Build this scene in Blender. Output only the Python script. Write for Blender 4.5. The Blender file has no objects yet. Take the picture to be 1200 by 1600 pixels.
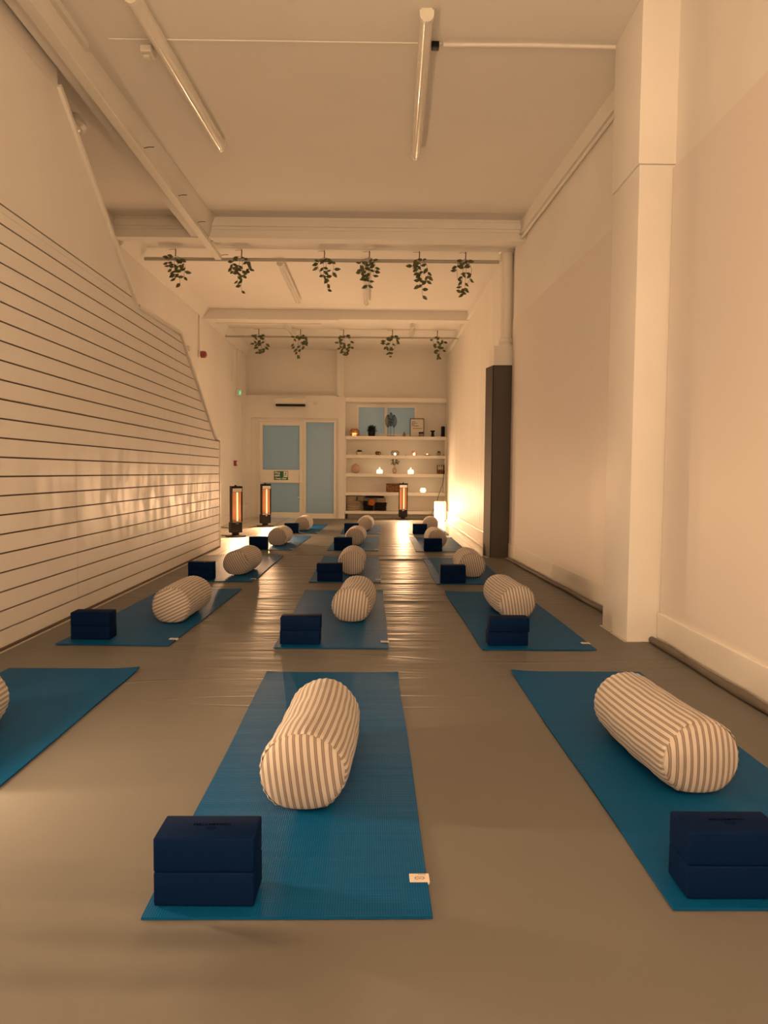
import bpy, bmesh, math, random
from math import sin, cos, pi, radians as R
from mathutils import Vector, Matrix

C = bpy.context.scene.collection
sc = bpy.context.scene
# ---------------------------------------------------------------- camera
F_PX = 1112.74; PITCH = 0.0559334; YAW = 0.0092031; ROLL = 0.0084091; CAM_H = 0.94259
fw = Vector((sin(YAW)*cos(PITCH), cos(YAW)*cos(PITCH), -sin(PITCH)))
r0 = Vector((cos(YAW), -sin(YAW), 0)); u0 = r0.cross(fw)
rx = r0*cos(ROLL) + u0*sin(ROLL); ux = u0*cos(ROLL) - r0*sin(ROLL)
cd = bpy.data.cameras.new('camera'); cam = bpy.data.objects.new('camera', cd); C.objects.link(cam)
cam.matrix_world = Matrix(((rx.x, ux.x, -fw.x, 0), (rx.y, ux.y, -fw.y, 0), (rx.z, ux.z, -fw.z, CAM_H), (0, 0, 0, 1)))
cd.sensor_fit = 'VERTICAL'; cd.sensor_height = 36.0; cd.lens = 36.0*F_PX/1600.0
cd.clip_start = 0.05; cd.clip_end = 100
sc.camera = cam
# ---------------------------------------------------------------- world (dusk outside the frosted panes) and exposure
w = bpy.data.worlds.new('dusk'); sc.world = w; w.use_nodes = True
w.node_tree.nodes['Background'].inputs[0].default_value = (0.48, 0.80, 0.85, 1)
w.node_tree.nodes['Background'].inputs[1].default_value = 0.06
sc.view_settings.view_transform = 'Standard'; sc.view_settings.look = 'None'
sc.view_settings.exposure = 2.9; sc.view_settings.gamma = 1.0; sc.view_settings.use_curve_mapping = False
sc.cycles.use_denoising = True
sc.cycles.max_bounces = 10; sc.cycles.diffuse_bounces = 7; sc.cycles.glossy_bounces = 4
sc.cycles.sample_clamp_indirect = 6.0
sc.cycles.caustics_reflective = False; sc.cycles.caustics_refractive = False
HEAT_FAR = 6.8         # W, light thrown forward by each far heater's tube
HEAT_SIDE = 5.0        # the heater beside the nearest left mat, outside the frame
HEAT_FILL = 4.5        # two unseen heaters added behind the photographer as fill
LANTERN = 8.5
FILL_UPLIGHT = 36.0         # W, unseen uplighter added behind the photographer to fill the near room
WARM = (1.0, 0.65, 0.37)

# ---------------------------------------------------------------- materials
def mat(name, col, rough=0.6, metal=0.0, spec=0.5, emit=None, es=0.0, bump=None, vary=None, coat=0.0, trans=0.0, sheen=0.0, rvary=None):
    m = bpy.data.materials.new(name); m.use_nodes = True
    nt = m.node_tree; b = nt.nodes['Principled BSDF']
    b.inputs['Base Color'].default_value = (*col, 1); b.inputs['Roughness'].default_value = rough
    b.inputs['Metallic'].default_value = metal; b.inputs['Specular IOR Level'].default_value = spec
    b.inputs['Coat Weight'].default_value = coat; b.inputs['Transmission Weight'].default_value = trans
    b.inputs['Sheen Weight'].default_value = sheen
    if emit: b.inputs['Emission Color'].default_value = (*emit, 1); b.inputs['Emission Strength'].default_value = es
    tc = nt.nodes.new('ShaderNodeTexCoord')
    def noise(scale, stretch=(1, 1, 1), detail=4):
        mp = nt.nodes.new('ShaderNodeMapping'); mp.inputs['Scale'].default_value = stretch
        nt.links.new(tc.outputs['Object'], mp.inputs[0])
        n = nt.nodes.new('ShaderNodeTexNoise'); n.inputs['Scale'].default_value = scale; n.inputs['Detail'].default_value = detail
        nt.links.new(mp.outputs[0], n.inputs['Vector']); return n
    if bump:   # (scale, stretch, strength, distance)
        n = noise(bump[0], bump[1]); bp = nt.nodes.new('ShaderNodeBump')
        bp.inputs['Strength'].default_value = bump[2]; bp.inputs['Distance'].default_value = bump[3]
        nt.links.new(n.outputs['Fac'], bp.inputs['Height']); nt.links.new(bp.outputs[0], b.inputs['Normal'])
    if vary:   # (scale, stretch, colour2, lo, hi)
        n = noise(vary[0], vary[1]); mr = nt.nodes.new('ShaderNodeMapRange')
        mr.inputs[1].default_value = vary[3]; mr.inputs[2].default_value = vary[4]
        nt.links.new(n.outputs['Fac'], mr.inputs[0])
        mx = nt.nodes.new('ShaderNodeMix'); mx.data_type = 'RGBA'
        mx.inputs[6].default_value = (*col, 1); mx.inputs[7].default_value = (*vary[2], 1)
        nt.links.new(mr.outputs[0], mx.inputs[0]); nt.links.new(mx.outputs[2], b.inputs['Base Color'])
    if rvary:  # (scale, stretch, rough_lo, rough_hi, lo, hi)
        n = noise(rvary[0], rvary[1], 6); mr = nt.nodes.new('ShaderNodeMapRange')
        mr.inputs[1].default_value = rvary[4]; mr.inputs[2].default_value = rvary[5]
        mr.inputs[3].default_value = rvary[2]; mr.inputs[4].default_value = rvary[3]
        nt.links.new(n.outputs['Fac'], mr.inputs[0]); nt.links.new(mr.outputs[0], b.inputs['Roughness'])
    return m

wall_m = mat('white_wall_paint', (0.80, 0.78, 0.75), 0.55, spec=0.3, bump=(3.0, (1, 1, 1), 0.12, 0.02), vary=(0.9, (1, 1, 1), (0.74, 0.72, 0.69), 0.4, 0.7))
rough_wall_m = mat('lined_wall_paint', (0.80, 0.78, 0.74), 0.5, spec=0.35, bump=(2.5, (1, 5, 0.35), 0.5, 0.05), vary=(1.2, (1, 3, 0.4), (0.76, 0.74, 0.70), 0.4, 0.7))
ceil_m = mat('white_ceiling_paint', (0.78, 0.76, 0.72), 0.7, spec=0.25, bump=(5.0, (1, 1, 1), 0.1, 0.01), vary=(0.5, (1, 1, 1), (0.73, 0.71, 0.67), 0.4, 0.7))
slat_m = mat('white_laminate_slatwall', (0.83, 0.80, 0.77), 0.42, spec=0.5, rvary=(5.0, (1, 1.6, 0.8), 0.36, 0.54, 0.42, 0.6), vary=(1.2, (1, 1.0, 0.7), (0.79, 0.76, 0.73), 0.3, 0.8), bump=(6, (1, 1, 1), 0.05, 0.01))
groove_m = mat('dark_groove', (0.10, 0.07, 0.05), 0.8)
gloss_m = mat('white_gloss_paint', (0.82, 0.79, 0.74), 0.35, spec=0.5)
plastic_m = mat('aged_white_plastic', (0.74, 0.72, 0.66), 0.35)
diffuser_m = mat('clear_white_diffuser', (0.80, 0.77, 0.70), 0.14, coat=0.5)
black_m = mat('black_plastic', (0.008, 0.007, 0.008), 0.4, spec=0.2)
cord_m = mat('black_cable', (0.02, 0.018, 0.016), 0.6)
chrome_m = mat('copper_reflector', (0.55, 0.27, 0.16), 0.45, metal=0.5)
silver_m = mat('silver_trim', (0.75, 0.72, 0.68), 0.25, metal=1.0)
rail_m = mat('grey_metal_rail', (0.42, 0.40, 0.36), 0.5, metal=0.2)
brown_m = mat('dark_brown_padding', (0.055, 0.042, 0.036), 0.6, bump=(40, (1, 1, 1), 0.15, 0.004))
red_m = mat('red_plastic', (0.26, 0.05, 0.04), 0.4)
green_m = mat('sign_green', (0.01, 0.16, 0.07), 0.5)
white_m = mat('sign_white', (0.85, 0.85, 0.82), 0.5)
exit_m = mat('green_exit_lamp', (0.05, 0.5, 0.25), 0.4, emit=(0.1, 0.9, 0.45), es=0.10)
leaf_m = mat('leaf_green', (0.05, 0.075, 0.022), 0.5, vary=(14, (1, 1, 1), (0.12, 0.12, 0.045), 0.4, 0.6))
leafd_m = mat('dark_leaf_green', (0.02, 0.05, 0.018), 0.5)
stem_m = mat('brown_stem', (0.06, 0.04, 0.02), 0.7)
wicker_m = mat('brown_wicker', (0.28, 0.13, 0.06), 0.7, bump=(60, (1, 1, 1), 0.8, 0.01), vary=(30, (1, 1, 1), (0.12, 0.05, 0.02), 0.4, 0.6))
cream_m = mat('cream_wool', (0.66, 0.55, 0.44), 0.95, bump=(30, (1, 1, 3), 0.5, 0.01), spec=0.1)
dark_wool_m = mat('charcoal_wool', (0.045, 0.032, 0.033), 0.95, bump=(25, (1, 1, 3), 0.6, 0.012), spec=0.1)
orange_wool_m = mat('orange_wool', (0.62, 0.20, 0.03), 0.95, bump=(30, (1, 1, 3), 0.5, 0.01))
ceramic_m = mat('white_ceramic', (0.75, 0.70, 0.62), 0.35)
tan_m = mat('tan_ceramic', (0.52, 0.36, 0.24), 0.5)
amber_m = mat('amber_glass', (0.55, 0.30, 0.14), 0.12, trans=0.55)
candle_m = mat('lit_candle_glass', (0.9, 0.75, 0.5), 0.4, emit=(1.0, 0.74, 0.42), es=0.28)
flame_m = mat('candle_flame', (1, 0.8, 0.5), 0.5, emit=(1.0, 0.70, 0.35), es=2.0)
poster_m = mat('poster_paper', (0.72, 0.68, 0.62), 0.5)
wire_m = mat('dark_wire', (0.03, 0.03, 0.03), 0.4, metal=0.5)
label_m = mat('cream_woven_label', (0.62, 0.56, 0.50), 0.8)
print_m = mat('dark_print', (0.02, 0.015, 0.02), 0.6)
emboss_m = mat('debossed_navy', (0.0002, 0.003, 0.014), 0.9, spec=0.02)
tube_m = mat('heater_tube', (1, 0.6, 0.3), 0.5, emit=(1.0, 0.62, 0.28), es=0.22)
lantern_m = mat('glowing_lantern_paper', (1, 0.9, 0.7), 0.6, emit=(1.0, 0.68, 0.36), es=LANTERN)
lantern_body_m = mat('lantern_frosted_body', (0.85, 0.76, 0.6), 0.4, emit=(1.0, 0.62, 0.30), es=0.10)
block_m = mat('navy_foam', (0.0006, 0.010, 0.048), 0.7, spec=0.06, bump=(160, (1, 1, 1), 0.12, 0.002))

def pane_material():
    m = bpy.data.materials.new('frosted_blue_pane'); m.use_nodes = True; nt = m.node_tree
    nt.nodes.remove(nt.nodes['Principled BSDF']); out = nt.nodes['Material Output']
    d = nt.nodes.new('ShaderNodeBsdfDiffuse'); d.inputs[0].default_value = (0.46, 0.49, 0.47, 1)
    t = nt.nodes.new('ShaderNodeBsdfTranslucent'); t.inputs[0].default_value = (0.55, 0.85, 0.9, 1)
    g = nt.nodes.new('ShaderNodeBsdfGlossy'); g.inputs['Roughness'].default_value = 0.25
    a = nt.nodes.new('ShaderNodeMixShader'); a.inputs[0].default_value = 0.5
    nt.links.new(d.outputs[0], a.inputs[1]); nt.links.new(t.outputs[0], a.inputs[2])
    b = nt.nodes.new('ShaderNodeMixShader'); b.inputs[0].default_value = 0.05
    nt.links.new(a.outputs[0], b.inputs[1]); nt.links.new(g.outputs[0], b.inputs[2])
    nt.links.new(b.outputs[0], out.inputs[0]); return m
pane_m = pane_material()

def vinyl_material():
    """Grey sheet vinyl: crosswise ripples that grow down the room, loose diagonal folds at the near end."""
    m = mat('grey_sheet_vinyl', (0.36, 0.335, 0.30), 0.40, spec=0.06); nt = m.node_tree; L = nt.links; N = nt.nodes
    b = N['Principled BSDF']; tc = N.new('ShaderNodeTexCoord')
    def noise(stretch, scale, detail, rot=0.0):
        mp = N.new('ShaderNodeMapping'); mp.inputs['Scale'].default_value = stretch; mp.inputs['Rotation'].default_value = (0, 0, rot)
        L.new(tc.outputs['Object'], mp.inputs[0]); n = N.new('ShaderNodeTexNoise'); n.inputs['Scale'].default_value = scale
        n.inputs['Detail'].default_value = detail; L.new(mp.outputs[0], n.inputs['Vector']); return n.outputs['Fac']
    def mr(v, a, b_, c=0.0, d=1.0, smooth=False):
        x = N.new('ShaderNodeMapRange'); x.inputs[1].default_value = a; x.inputs[2].default_value = b_
        x.inputs[3].default_value = c; x.inputs[4].default_value = d
        if smooth: x.interpolation_type = 'SMOOTHSTEP'
        L.new(v, x.inputs[0]); return x.outputs[0]
    def op(o, a, b_):
        x = N.new('ShaderNodeMath'); x.operation = o
        for i, v in enumerate((a, b_)):
            if isinstance(v, (int, float)): x.inputs[i].default_value = v
            else: L.new(v, x.inputs[i])
        return x.outputs[0]
    sp = N.new('ShaderNodeSeparateXYZ'); L.new(tc.outputs['Object'], sp.inputs[0])
    far = mr(sp.outputs[1], 2.6, 5.5, 0.08, 1.0)
    ripple = op('MULTIPLY', noise((0.35, 3.2, 1), 2.2, 3), far)
    fine = op('MULTIPLY', noise((1.6, 7.0, 1), 2.5, 2), op('MULTIPLY', far, 0.35))
    # a few sharp creases: narrow ridges of a stretched noise
    ridge = noise((0.12, 1.25, 1), 2.0, 1)
    cr = mr(op('ABSOLUTE', op('SUBTRACT', ridge, 0.5), 0), 0.0, 0.012, 1.0, 0.0, True)
    crease = op('MULTIPLY', cr, mr(sp.outputs[1], 2.7, 3.2, 0.0, 0.28))
    fold = op('MULTIPLY', noise((0.5, 3.4, 1), 1.3, 1, R(-34)), op('MULTIPLY', mr(sp.outputs[1], 1.75, 1.35, 0.0, 9.0, True), mr(sp.outputs[0], 0.0, -0.35, 0.0, 1.0, True)))
    h = op('ADD', op('ADD', op('ADD', ripple, fine), crease), fold)
    bp = N.new('ShaderNodeBump'); bp.inputs['Strength'].default_value = 0.7; bp.inputs['Distance'].default_value = 0.022
    L.new(h, bp.inputs['Height']); L.new(bp.outputs[0], b.inputs['Normal'])
    mx = N.new('ShaderNodeMix'); mx.data_type = 'RGBA'
    mx.inputs[6].default_value = (0.150, 0.145, 0.134, 1); mx.inputs[7].default_value = (0.172, 0.166, 0.153, 1)
    L.new(noise((1, 1, 1), 1.1, 3), mx.inputs[0]); L.new(mx.outputs[2], b.inputs['Base Color'])
    return m
vinyl_m = vinyl_material()

def tile_material():
    m = mat('cream_floor_tiles', (0.62, 0.58, 0.50), 0.3, spec=0.5); nt = m.node_tree; L = nt.links; N = nt.nodes
    tc = N.new('ShaderNodeTexCoord'); br = N.new('ShaderNodeTexBrick'); br.offset = 0.0
    br.inputs['Color1'].default_value = (0.66, 0.62, 0.54, 1); br.inputs['Color2'].default_value = (0.60, 0.56, 0.49, 1)
    br.inputs['Mortar'].default_value = (0.20, 0.17, 0.14, 1); br.inputs['Scale'].default_value = 1.0
    br.inputs['Brick Width'].default_value = 0.30; br.inputs['Row Height'].default_value = 0.60; br.inputs['Mortar Size'].default_value = 0.008
    L.new(tc.outputs['Object'], br.inputs['Vector']); L.new(br.outputs['Color'], N['Principled BSDF'].inputs['Base Color'])
    n = N.new('ShaderNodeTexNoise'); n.inputs['Scale'].default_value = 4.0; bp = N.new('ShaderNodeBump'); bp.inputs['Strength'].default_value = 0.2; bp.inputs['Distance'].default_value = 0.01
    L.new(tc.outputs['Object'], n.inputs['Vector']); L.new(n.outputs['Fac'], bp.inputs['Height']); L.new(bp.outputs[0], N['Principled BSDF'].inputs['Normal'])
    return m
tile_m = tile_material()

def mat_material():
    """Blue sticky mat with a fine woven relief and faint crosswise creases."""
    m = mat('blue_yoga_mat', (0.004, 0.11, 0.3), 0.5, spec=0.09); nt = m.node_tree; L = nt.links; N = nt.nodes
    tc = N.new('ShaderNodeTexCoord')
    hs = []
    for d in ('X', 'Y'):
        wv = N.new('ShaderNodeTexWave'); wv.wave_type = 'BANDS'; wv.bands_direction = d
        wv.inputs['Scale'].default_value = 55.0; wv.inputs['Distortion'].default_value = 0.4; wv.inputs['Detail'].default_value = 1
        L.new(tc.outputs['Object'], wv.inputs['Vector']); hs.append(wv.outputs['Fac'])
    mul = N.new('ShaderNodeMath'); mul.operation = 'MULTIPLY'; L.new(hs[0], mul.inputs[0]); L.new(hs[1], mul.inputs[1])
    mp = N.new('ShaderNodeMapping'); mp.inputs['Scale'].default_value = (0.8, 9, 1); L.new(tc.outputs['Object'], mp.inputs[0])
    n = N.new('ShaderNodeTexNoise'); n.inputs['Scale'].default_value = 2.0; n.inputs['Detail'].default_value = 2; L.new(mp.outputs[0], n.inputs['Vector'])
    b1 = N.new('ShaderNodeBump'); b1.inputs['Strength'].default_value = 0.35; b1.inputs['Distance'].default_value = 0.01; L.new(n.outputs['Fac'], b1.inputs['Height'])
    b2 = N.new('ShaderNodeBump'); b2.inputs['Strength'].default_value = 0.5; b2.inputs['Distance'].default_value = 0.0015
    L.new(mul.outputs[0], b2.inputs['Height']); L.new(b1.outputs[0], b2.inputs['Normal']); L.new(b2.outputs[0], N['Principled BSDF'].inputs['Normal'])
    mx = N.new('ShaderNodeMix'); mx.data_type = 'RGBA'; mx.inputs[6].default_value = (0.001, 0.070, 0.20, 1); mx.inputs[7].default_value = (0.003, 0.105, 0.28, 1)
    L.new(mul.outputs[0], mx.inputs[0]); L.new(mx.outputs[2], N['Principled BSDF'].inputs['Base Color'])
    return m
yoga_m = mat_material()

def ticking_material():
    """Cream ticking cloth, brown stripes along V of the UV map (metres)."""
    m = mat('ticking_stripe_cloth', (0.7, 0.62, 0.52), 0.9, spec=0.2, sheen=0.2); nt = m.node_tree; L = nt.links; N = nt.nodes
    uv = N.new('ShaderNodeUVMap'); uv.uv_map = 'UVMap'; sp = N.new('ShaderNodeSeparateXYZ'); L.new(uv.outputs[0], sp.inputs[0])
    dv = N.new('ShaderNodeMath'); dv.operation = 'DIVIDE'; dv.inputs[1].default_value = 2*pi*0.122/40; L.new(sp.outputs[0], dv.inputs[0])
    fr = N.new('ShaderNodeMath'); fr.operation = 'FRACT'; L.new(dv.outputs[0], fr.inputs[0])
    cr = N.new('ShaderNodeValToRGB'); cr.color_ramp.interpolation = 'LINEAR'; L.new(fr.outputs[0], cr.inputs[0])
    cream = (0.50, 0.455, 0.415, 1); brown = (0.185, 0.145, 0.122, 1); mid = (0.29, 0.24, 0.205, 1)
    e = cr.color_ramp.elements; e[0].position = 0.0; e[0].color = cream; e[1].position = 1.0; e[1].color = cream
    for p, c in ((0.26, cream), (0.31, brown), (0.38, brown), (0.43, mid), (0.57, mid), (0.62, brown), (0.69, brown), (0.74, cream)):
        x = e.new(p); x.color = c
    L.new(cr.outputs[0], N['Principled BSDF'].inputs['Base Color'])
    tc = N.new('ShaderNodeTexCoord')
    n = N.new('ShaderNodeTexNoise'); n.inputs['Scale'].default_value = 11; n.inputs['Detail'].default_value = 5; L.new(tc.outputs['Object'], n.inputs['Vector'])
    bp = N.new('ShaderNodeBump'); bp.inputs['Strength'].default_value = 0.5; bp.inputs['Distance'].default_value = 0.015
    L.new(n.outputs['Fac'], bp.inputs['Height']); L.new(bp.outputs[0], N['Principled BSDF'].inputs['Normal'])
    return m
ticking_m = ticking_material()

# ---------------------------------------------------------------- helpers
def bm_new(): return bmesh.new()
def add_box(bm, x0, x1, y0, y1, z0, z1, bev=0.0, seg=2):
    t = bmesh.new(); bmesh.ops.create_cube(t, size=1.0)
    for v in t.verts: v.co = Vector(((x0+x1)/2+v.co.x*(x1-x0), (y0+y1)/2+v.co.y*(y1-y0), (z0+z1)/2+v.co.z*(z1-z0)))
    if bev: bmesh.ops.bevel(t, geom=t.edges[:], offset=bev, segments=seg, affect='EDGES', profile=0.5)
    merge(bm, t)
def merge(bm, t):
    me = bpy.data.meshes.new('t'); t.to_mesh(me); t.free(); bm.from_mesh(me); bpy.data.meshes.remove(me)
def add_prism(bm, poly, a, b, axis='z'):
    """poly: 2-D points; extruded from a to b along axis (z: XY poly, y: XZ poly, x: YZ poly)."""
    def P(p, t): return {'z': (p[0], p[1], t), 'y': (p[0], t, p[1]), 'x': (t, p[0], p[1])}[axis]
    A = [bm.verts.new(P(p, a)) for p in poly]; B = [bm.verts.new(P(p, b)) for p in poly]; n = len(poly)
    fs = [bm.faces.new(A), bm.faces.new(B[::-1])]
    for i in range(n): fs.append(bm.faces.new((A[i], B[i], B[(i+1) % n], A[(i+1) % n])))
    bmesh.ops.recalc_face_normals(bm, faces=fs)
def add_lathe(bm, prof, cx=0, cy=0, z0=0, n=28, axis='z'):
    rings = []
    for r, z in prof:
        ring = []
        for k in range(n):
            a = 2*pi*k/n
            p = (cx+r*cos(a), cy+r*sin(a), z0+z) if axis == 'z' else (cx+r*cos(a), cy+z, z0+r*sin(a)) if axis == 'y' else (cx+z, cy+r*cos(a), z0+r*sin(a))
            ring.append(bm.verts.new(p))
        rings.append(ring)
    fs = []
    for a, b in zip(rings, rings[1:]):
        for k in range(n): fs.append(bm.faces.new((a[k], a[(k+1) % n], b[(k+1) % n], b[k])))
    fs.append(bm.faces.new(rings[0][::-1])); fs.append(bm.faces.new(rings[-1]))
    bmesh.ops.recalc_face_normals(bm, faces=fs)
def add_tube(bm, pts, r, n=8):
    pts = [Vector(p) for p in pts]; rings = []; fs = []
    for i, p in enumerate(pts):
        d = (pts[min(i+1, len(pts)-1)] - pts[max(i-1, 0)]).normalized()
        s = d.cross(Vector((0, 0, 1)));
        if s.length < 1e-3: s = d.cross(Vector((0, 1, 0)))
        s.normalize(); t = s.cross(d)
        rr = r[i] if isinstance(r, (list, tuple)) else r
        rings.append([bm.verts.new(p + s*rr*cos(2*pi*k/n) + t*rr*sin(2*pi*k/n)) for k in range(n)])
    for a, b in zip(rings, rings[1:]):
        for k in range(n): fs.append(bm.faces.new((a[k], a[(k+1) % n], b[(k+1) % n], b[k])))
    fs.append(bm.faces.new(rings[0][::-1])); fs.append(bm.faces.new(rings[-1]))
    bmesh.ops.recalc_face_normals(bm, faces=fs)
def obj(name, bm, m, parent=None, smooth=False):
    me = bpy.data.meshes.new(name); bm.to_mesh(me); bm.free(); me.materials.append(m)
    if smooth:
        for p in me.polygons: p.use_smooth = True
        try: me.set_sharp_from_angle(angle=R(38))
        except Exception: pass
    o = bpy.data.objects.new(name, me); C.objects.link(o)
    if parent: o.parent = parent
    return o
def tag(o, label, cat, group=None, kind=None):
    o['label'] = label; o['category'] = cat
    if group: o['group'] = group
    if kind: o['kind'] = kind
    return o
def thing(name, label, cat, loc=(0, 0, 0), rz=0.0, group=None):
    o = bpy.data.objects.new(name, None); C.objects.link(o); o.empty_display_size = 0.1
    o.location = loc; o.rotation_euler = (0, 0, rz); return tag(o, label, cat, group)
def struct(name, bm, m, parent=None, smooth=False):
    o = obj(name, bm, m, parent, smooth)
    if not parent: o['kind'] = 'structure'
    return o
def struct_root(name):
    o = bpy.data.objects.new(name, None); C.objects.link(o); o['kind'] = 'structure'; return o
def box_obj(name, m, parent, *b, bev=0.0, smooth=False, seg=2):
    bm = bm_new(); add_box(bm, *b, bev=bev, seg=seg); return obj(name, bm, m, parent, smooth)
def dup(root, loc, rz=None, label=None, group=None):
    r = root.copy(); C.objects.link(r); r.location = loc
    if rz is not None: r.rotation_euler = (0, 0, rz)
    if label: r['label'] = label
    if group: r['group'] = group
    for ch in list(root.children):
        c = ch.copy(); C.objects.link(c); c.parent = r
        for g in ch.children:
            d = g.copy(); C.objects.link(d); d.parent = c
    return r
def text_obj(name, body, size, m, parent, loc, rot=(0, 0, 0), depth=0.0006, align='CENTER', bold=0.0, sx=1.0):
    cu = bpy.data.curves.new('t', 'FONT'); cu.body = body; cu.size = size; cu.extrude = depth; cu.align_x = align; cu.align_y = 'CENTER'; cu.offset = bold
    to = bpy.data.objects.new('t', cu); C.objects.link(to)
    dg = bpy.context.evaluated_depsgraph_get(); dg.update()
    me = bpy.data.meshes.new_from_object(to.evaluated_get(dg)); bpy.data.objects.remove(to)
    me.name = name; me.materials.clear(); me.materials.append(m)
    o = bpy.data.objects.new(name, me); C.objects.link(o); o.parent = parent; o.location = loc; o.rotation_euler = rot; o.scale = (sx, 1, 1)
    return o

# ================================================================ THE SETTING
LW, RW, Y0, Y1 = -2.68, 1.60, -3.6, 14.40
def quick(name, m, *b, bev=0):
    bm = bm_new(); add_box(bm, *b, bev=bev); return struct(name, bm, m)
# floor: cream tiles under the vinyl
quick('floor', tile_m, LW-.1, RW+.12, Y0-.1, 14.9, -0.08, 0.0)
# ceiling
quick('ceiling', ceil_m, LW-.1, RW+.12, Y0-.1, 7.36, 3.50, 3.6)
quick('ceiling', ceil_m, LW-.1, RW+.12, 7.35, 14.9, 3.385, 3.6)
# rear wall behind the photographer
quick('wall_rear', wall_m, LW-.1, RW+.12, Y0-.1, Y0, 0, 3.5)
# left wall
quick('wall_left', wall_m, LW-.1, LW, Y0, 14.75, 0, 3.5)
# right wall: near length with a cladding panel standing proud, its edge at 2.6 m
clad_m = mat('cladding_board', (0.74, 0.695, 0.665), 0.5, spec=0.3, bump=(3.0, (1, 1, 1), 0.1, 0.02))  # slightly darker and pinker than the wall above it
bm = bm_new(); add_box(bm, RW, RW+.1, Y0, 4.38, 0, 3.5); struct('wall_right', bm, wall_m)
bm = bm_new(); add_box(bm, RW-.012, RW-.0005, Y0, 3.94, 0, 2.60); struct('wall_right', bm, clad_m)
bm = bm_new(); add_prism(bm, [(1.60, 4.37), (1.468, 7.84), (1.52, 7.84), (1.52, 8.17), (1.72, 8.17), (1.72, 4.37)], 0, 3.5); struct('wall_right', bm, wall_m)
bm = bm_new(); add_prism(bm, [(1.590, 4.387), (1.458, 7.84), (1.4675, 7.84), (1.5990, 4.387)], 0.17, 2.60); struct('wall_right', bm, clad_m)
bm = bm_new(); add_box(bm, 1.375, 1.72, 8.17, 14.75, 0, 3.5); struct('wall_right', bm, rough_wall_m)
# pillar on the right wall
bm = bm_new(); add_box(bm, 1.405, 1.61, 3.945, 4.38, 0, 2.62, bev=0.008); add_box(bm, 1.398, 1.61, 3.94, 4.385, 2.622, 3.5, bev=0.004); struct('pillar', bm, wall_m, smooth=True)
# skirtings
bm = bm_new(); add_box(bm, RW-.028, RW-.008, Y0, 3.94, 0, 0.17, bev=0.004); struct('baseboard_right', bm, gloss_m)
bm = bm_new(); add_prism(bm, [(1.582, 4.387), (1.450, 7.83), (1.466, 7.83), (1.598, 4.387)], 0, 0.17); struct('baseboard_right', bm, gloss_m)
bm = bm_new(); add_box(bm, 1.352, 1.38, 8.2, 14.34, 0, 0.19, bev=0.004); add_box(bm, 1.325, 1.356, 8.2, 14.34, 0, 0.035, bev=0.008); struct('baseboard_right', bm, gloss_m)
bm = bm_new(); add_box(bm, LW-.002, LW+.02, 8.9, 14.3, 0, 0.15, bev=0.004); struct('baseboard_left', bm, gloss_m)
# boxings and cornices at the top of the right wall
bm = bm_new(); add_prism(bm, [(1.575, 4.38), (1.425, 7.35), (1.50, 7.35), (1.65, 4.38)], 3.36, 3.5)
add_prism(bm, [(1.565, 4.38), (1.415, 7.35), (1.50, 7.35), (1.65, 4.38)], 3.352, 3.372)
add_tube(bm, [(1.578, 4.38, 3.325), (1.428, 7.6, 3.325)], 0.012); struct('trim_1', bm, ceil_m)
bm = bm_new(); add_box(bm, 1.34, 1.40, 7.96, 14.75, 3.27, 3.39); add_box(bm, 1.33, 1.40, 7.96, 14.75, 3.262, 3.278); struct('trim_2', bm, ceil_m)
bm = bm_new(); add_prism(bm, [(LW-.02, 3.39), (LW+.13, 3.39), (LW+.02, 3.25), (LW-.02, 3.25)], 7.5, 14.6, 'y'); struct('trim_3', bm, ceil_m)
# cross beams
bm = bm_new(); add_box(bm, LW, 1.60, 7.355, 7.50, 3.293, 3.5); add_box(bm, LW, 1.60, 7.335, 7.36, 3.405, 3.47, bev=.006); add_box(bm, LW, 1.60, 7.345, 7.36, 3.375, 3.385)
struct('beam', bm, ceil_m)
bm = bm_new(); add_box(bm, LW, -0.62, 10.94, 11.18, 3.235, 3.39); add_box(bm, -0.625, 1.38, 10.95, 11.18, 3.25, 3.39); struct('beam', bm, ceil_m)
# long downstand beside the stair with its fillet
bm = bm_new()
A_ = [bm.verts.new((x, 4.45, z)) for x, z in ((-2.03, 3.5), (-1.90, 3.30), (-1.79, 3.30), (-1.785, 3.5))]
B_ = [bm.verts.new((x, 7.36, z)) for x, z in ((-2.03, 3.5), (-1.90, 3.30), (-1.72, 3.30), (-1.66, 3.5))]
ff = [bm.faces.new(A_), bm.faces.new(B_[::-1])] + [bm.faces.new((A_[i], B_[i], B_[(i+1) % 4], A_[(i+1) % 4])) for i in range(4)]
bmesh.ops.recalc_face_normals(bm, faces=ff)
add_prism(bm, [(-2.03, 3.5), (-1.90, 3.30), (-1.79, 3.30), (-1.785, 3.5)], Y0, 4.45, 'y')
add_box(bm, -1.79, -1.755, Y0, 4.44, 3.46, 3.5); struct('beam', bm, ceil_m)
# near ceiling panel step
quick('trim_4', ceil_m, -1.62, 0.36, 4.39, 4.405, 3.494, 3.5)

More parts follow.
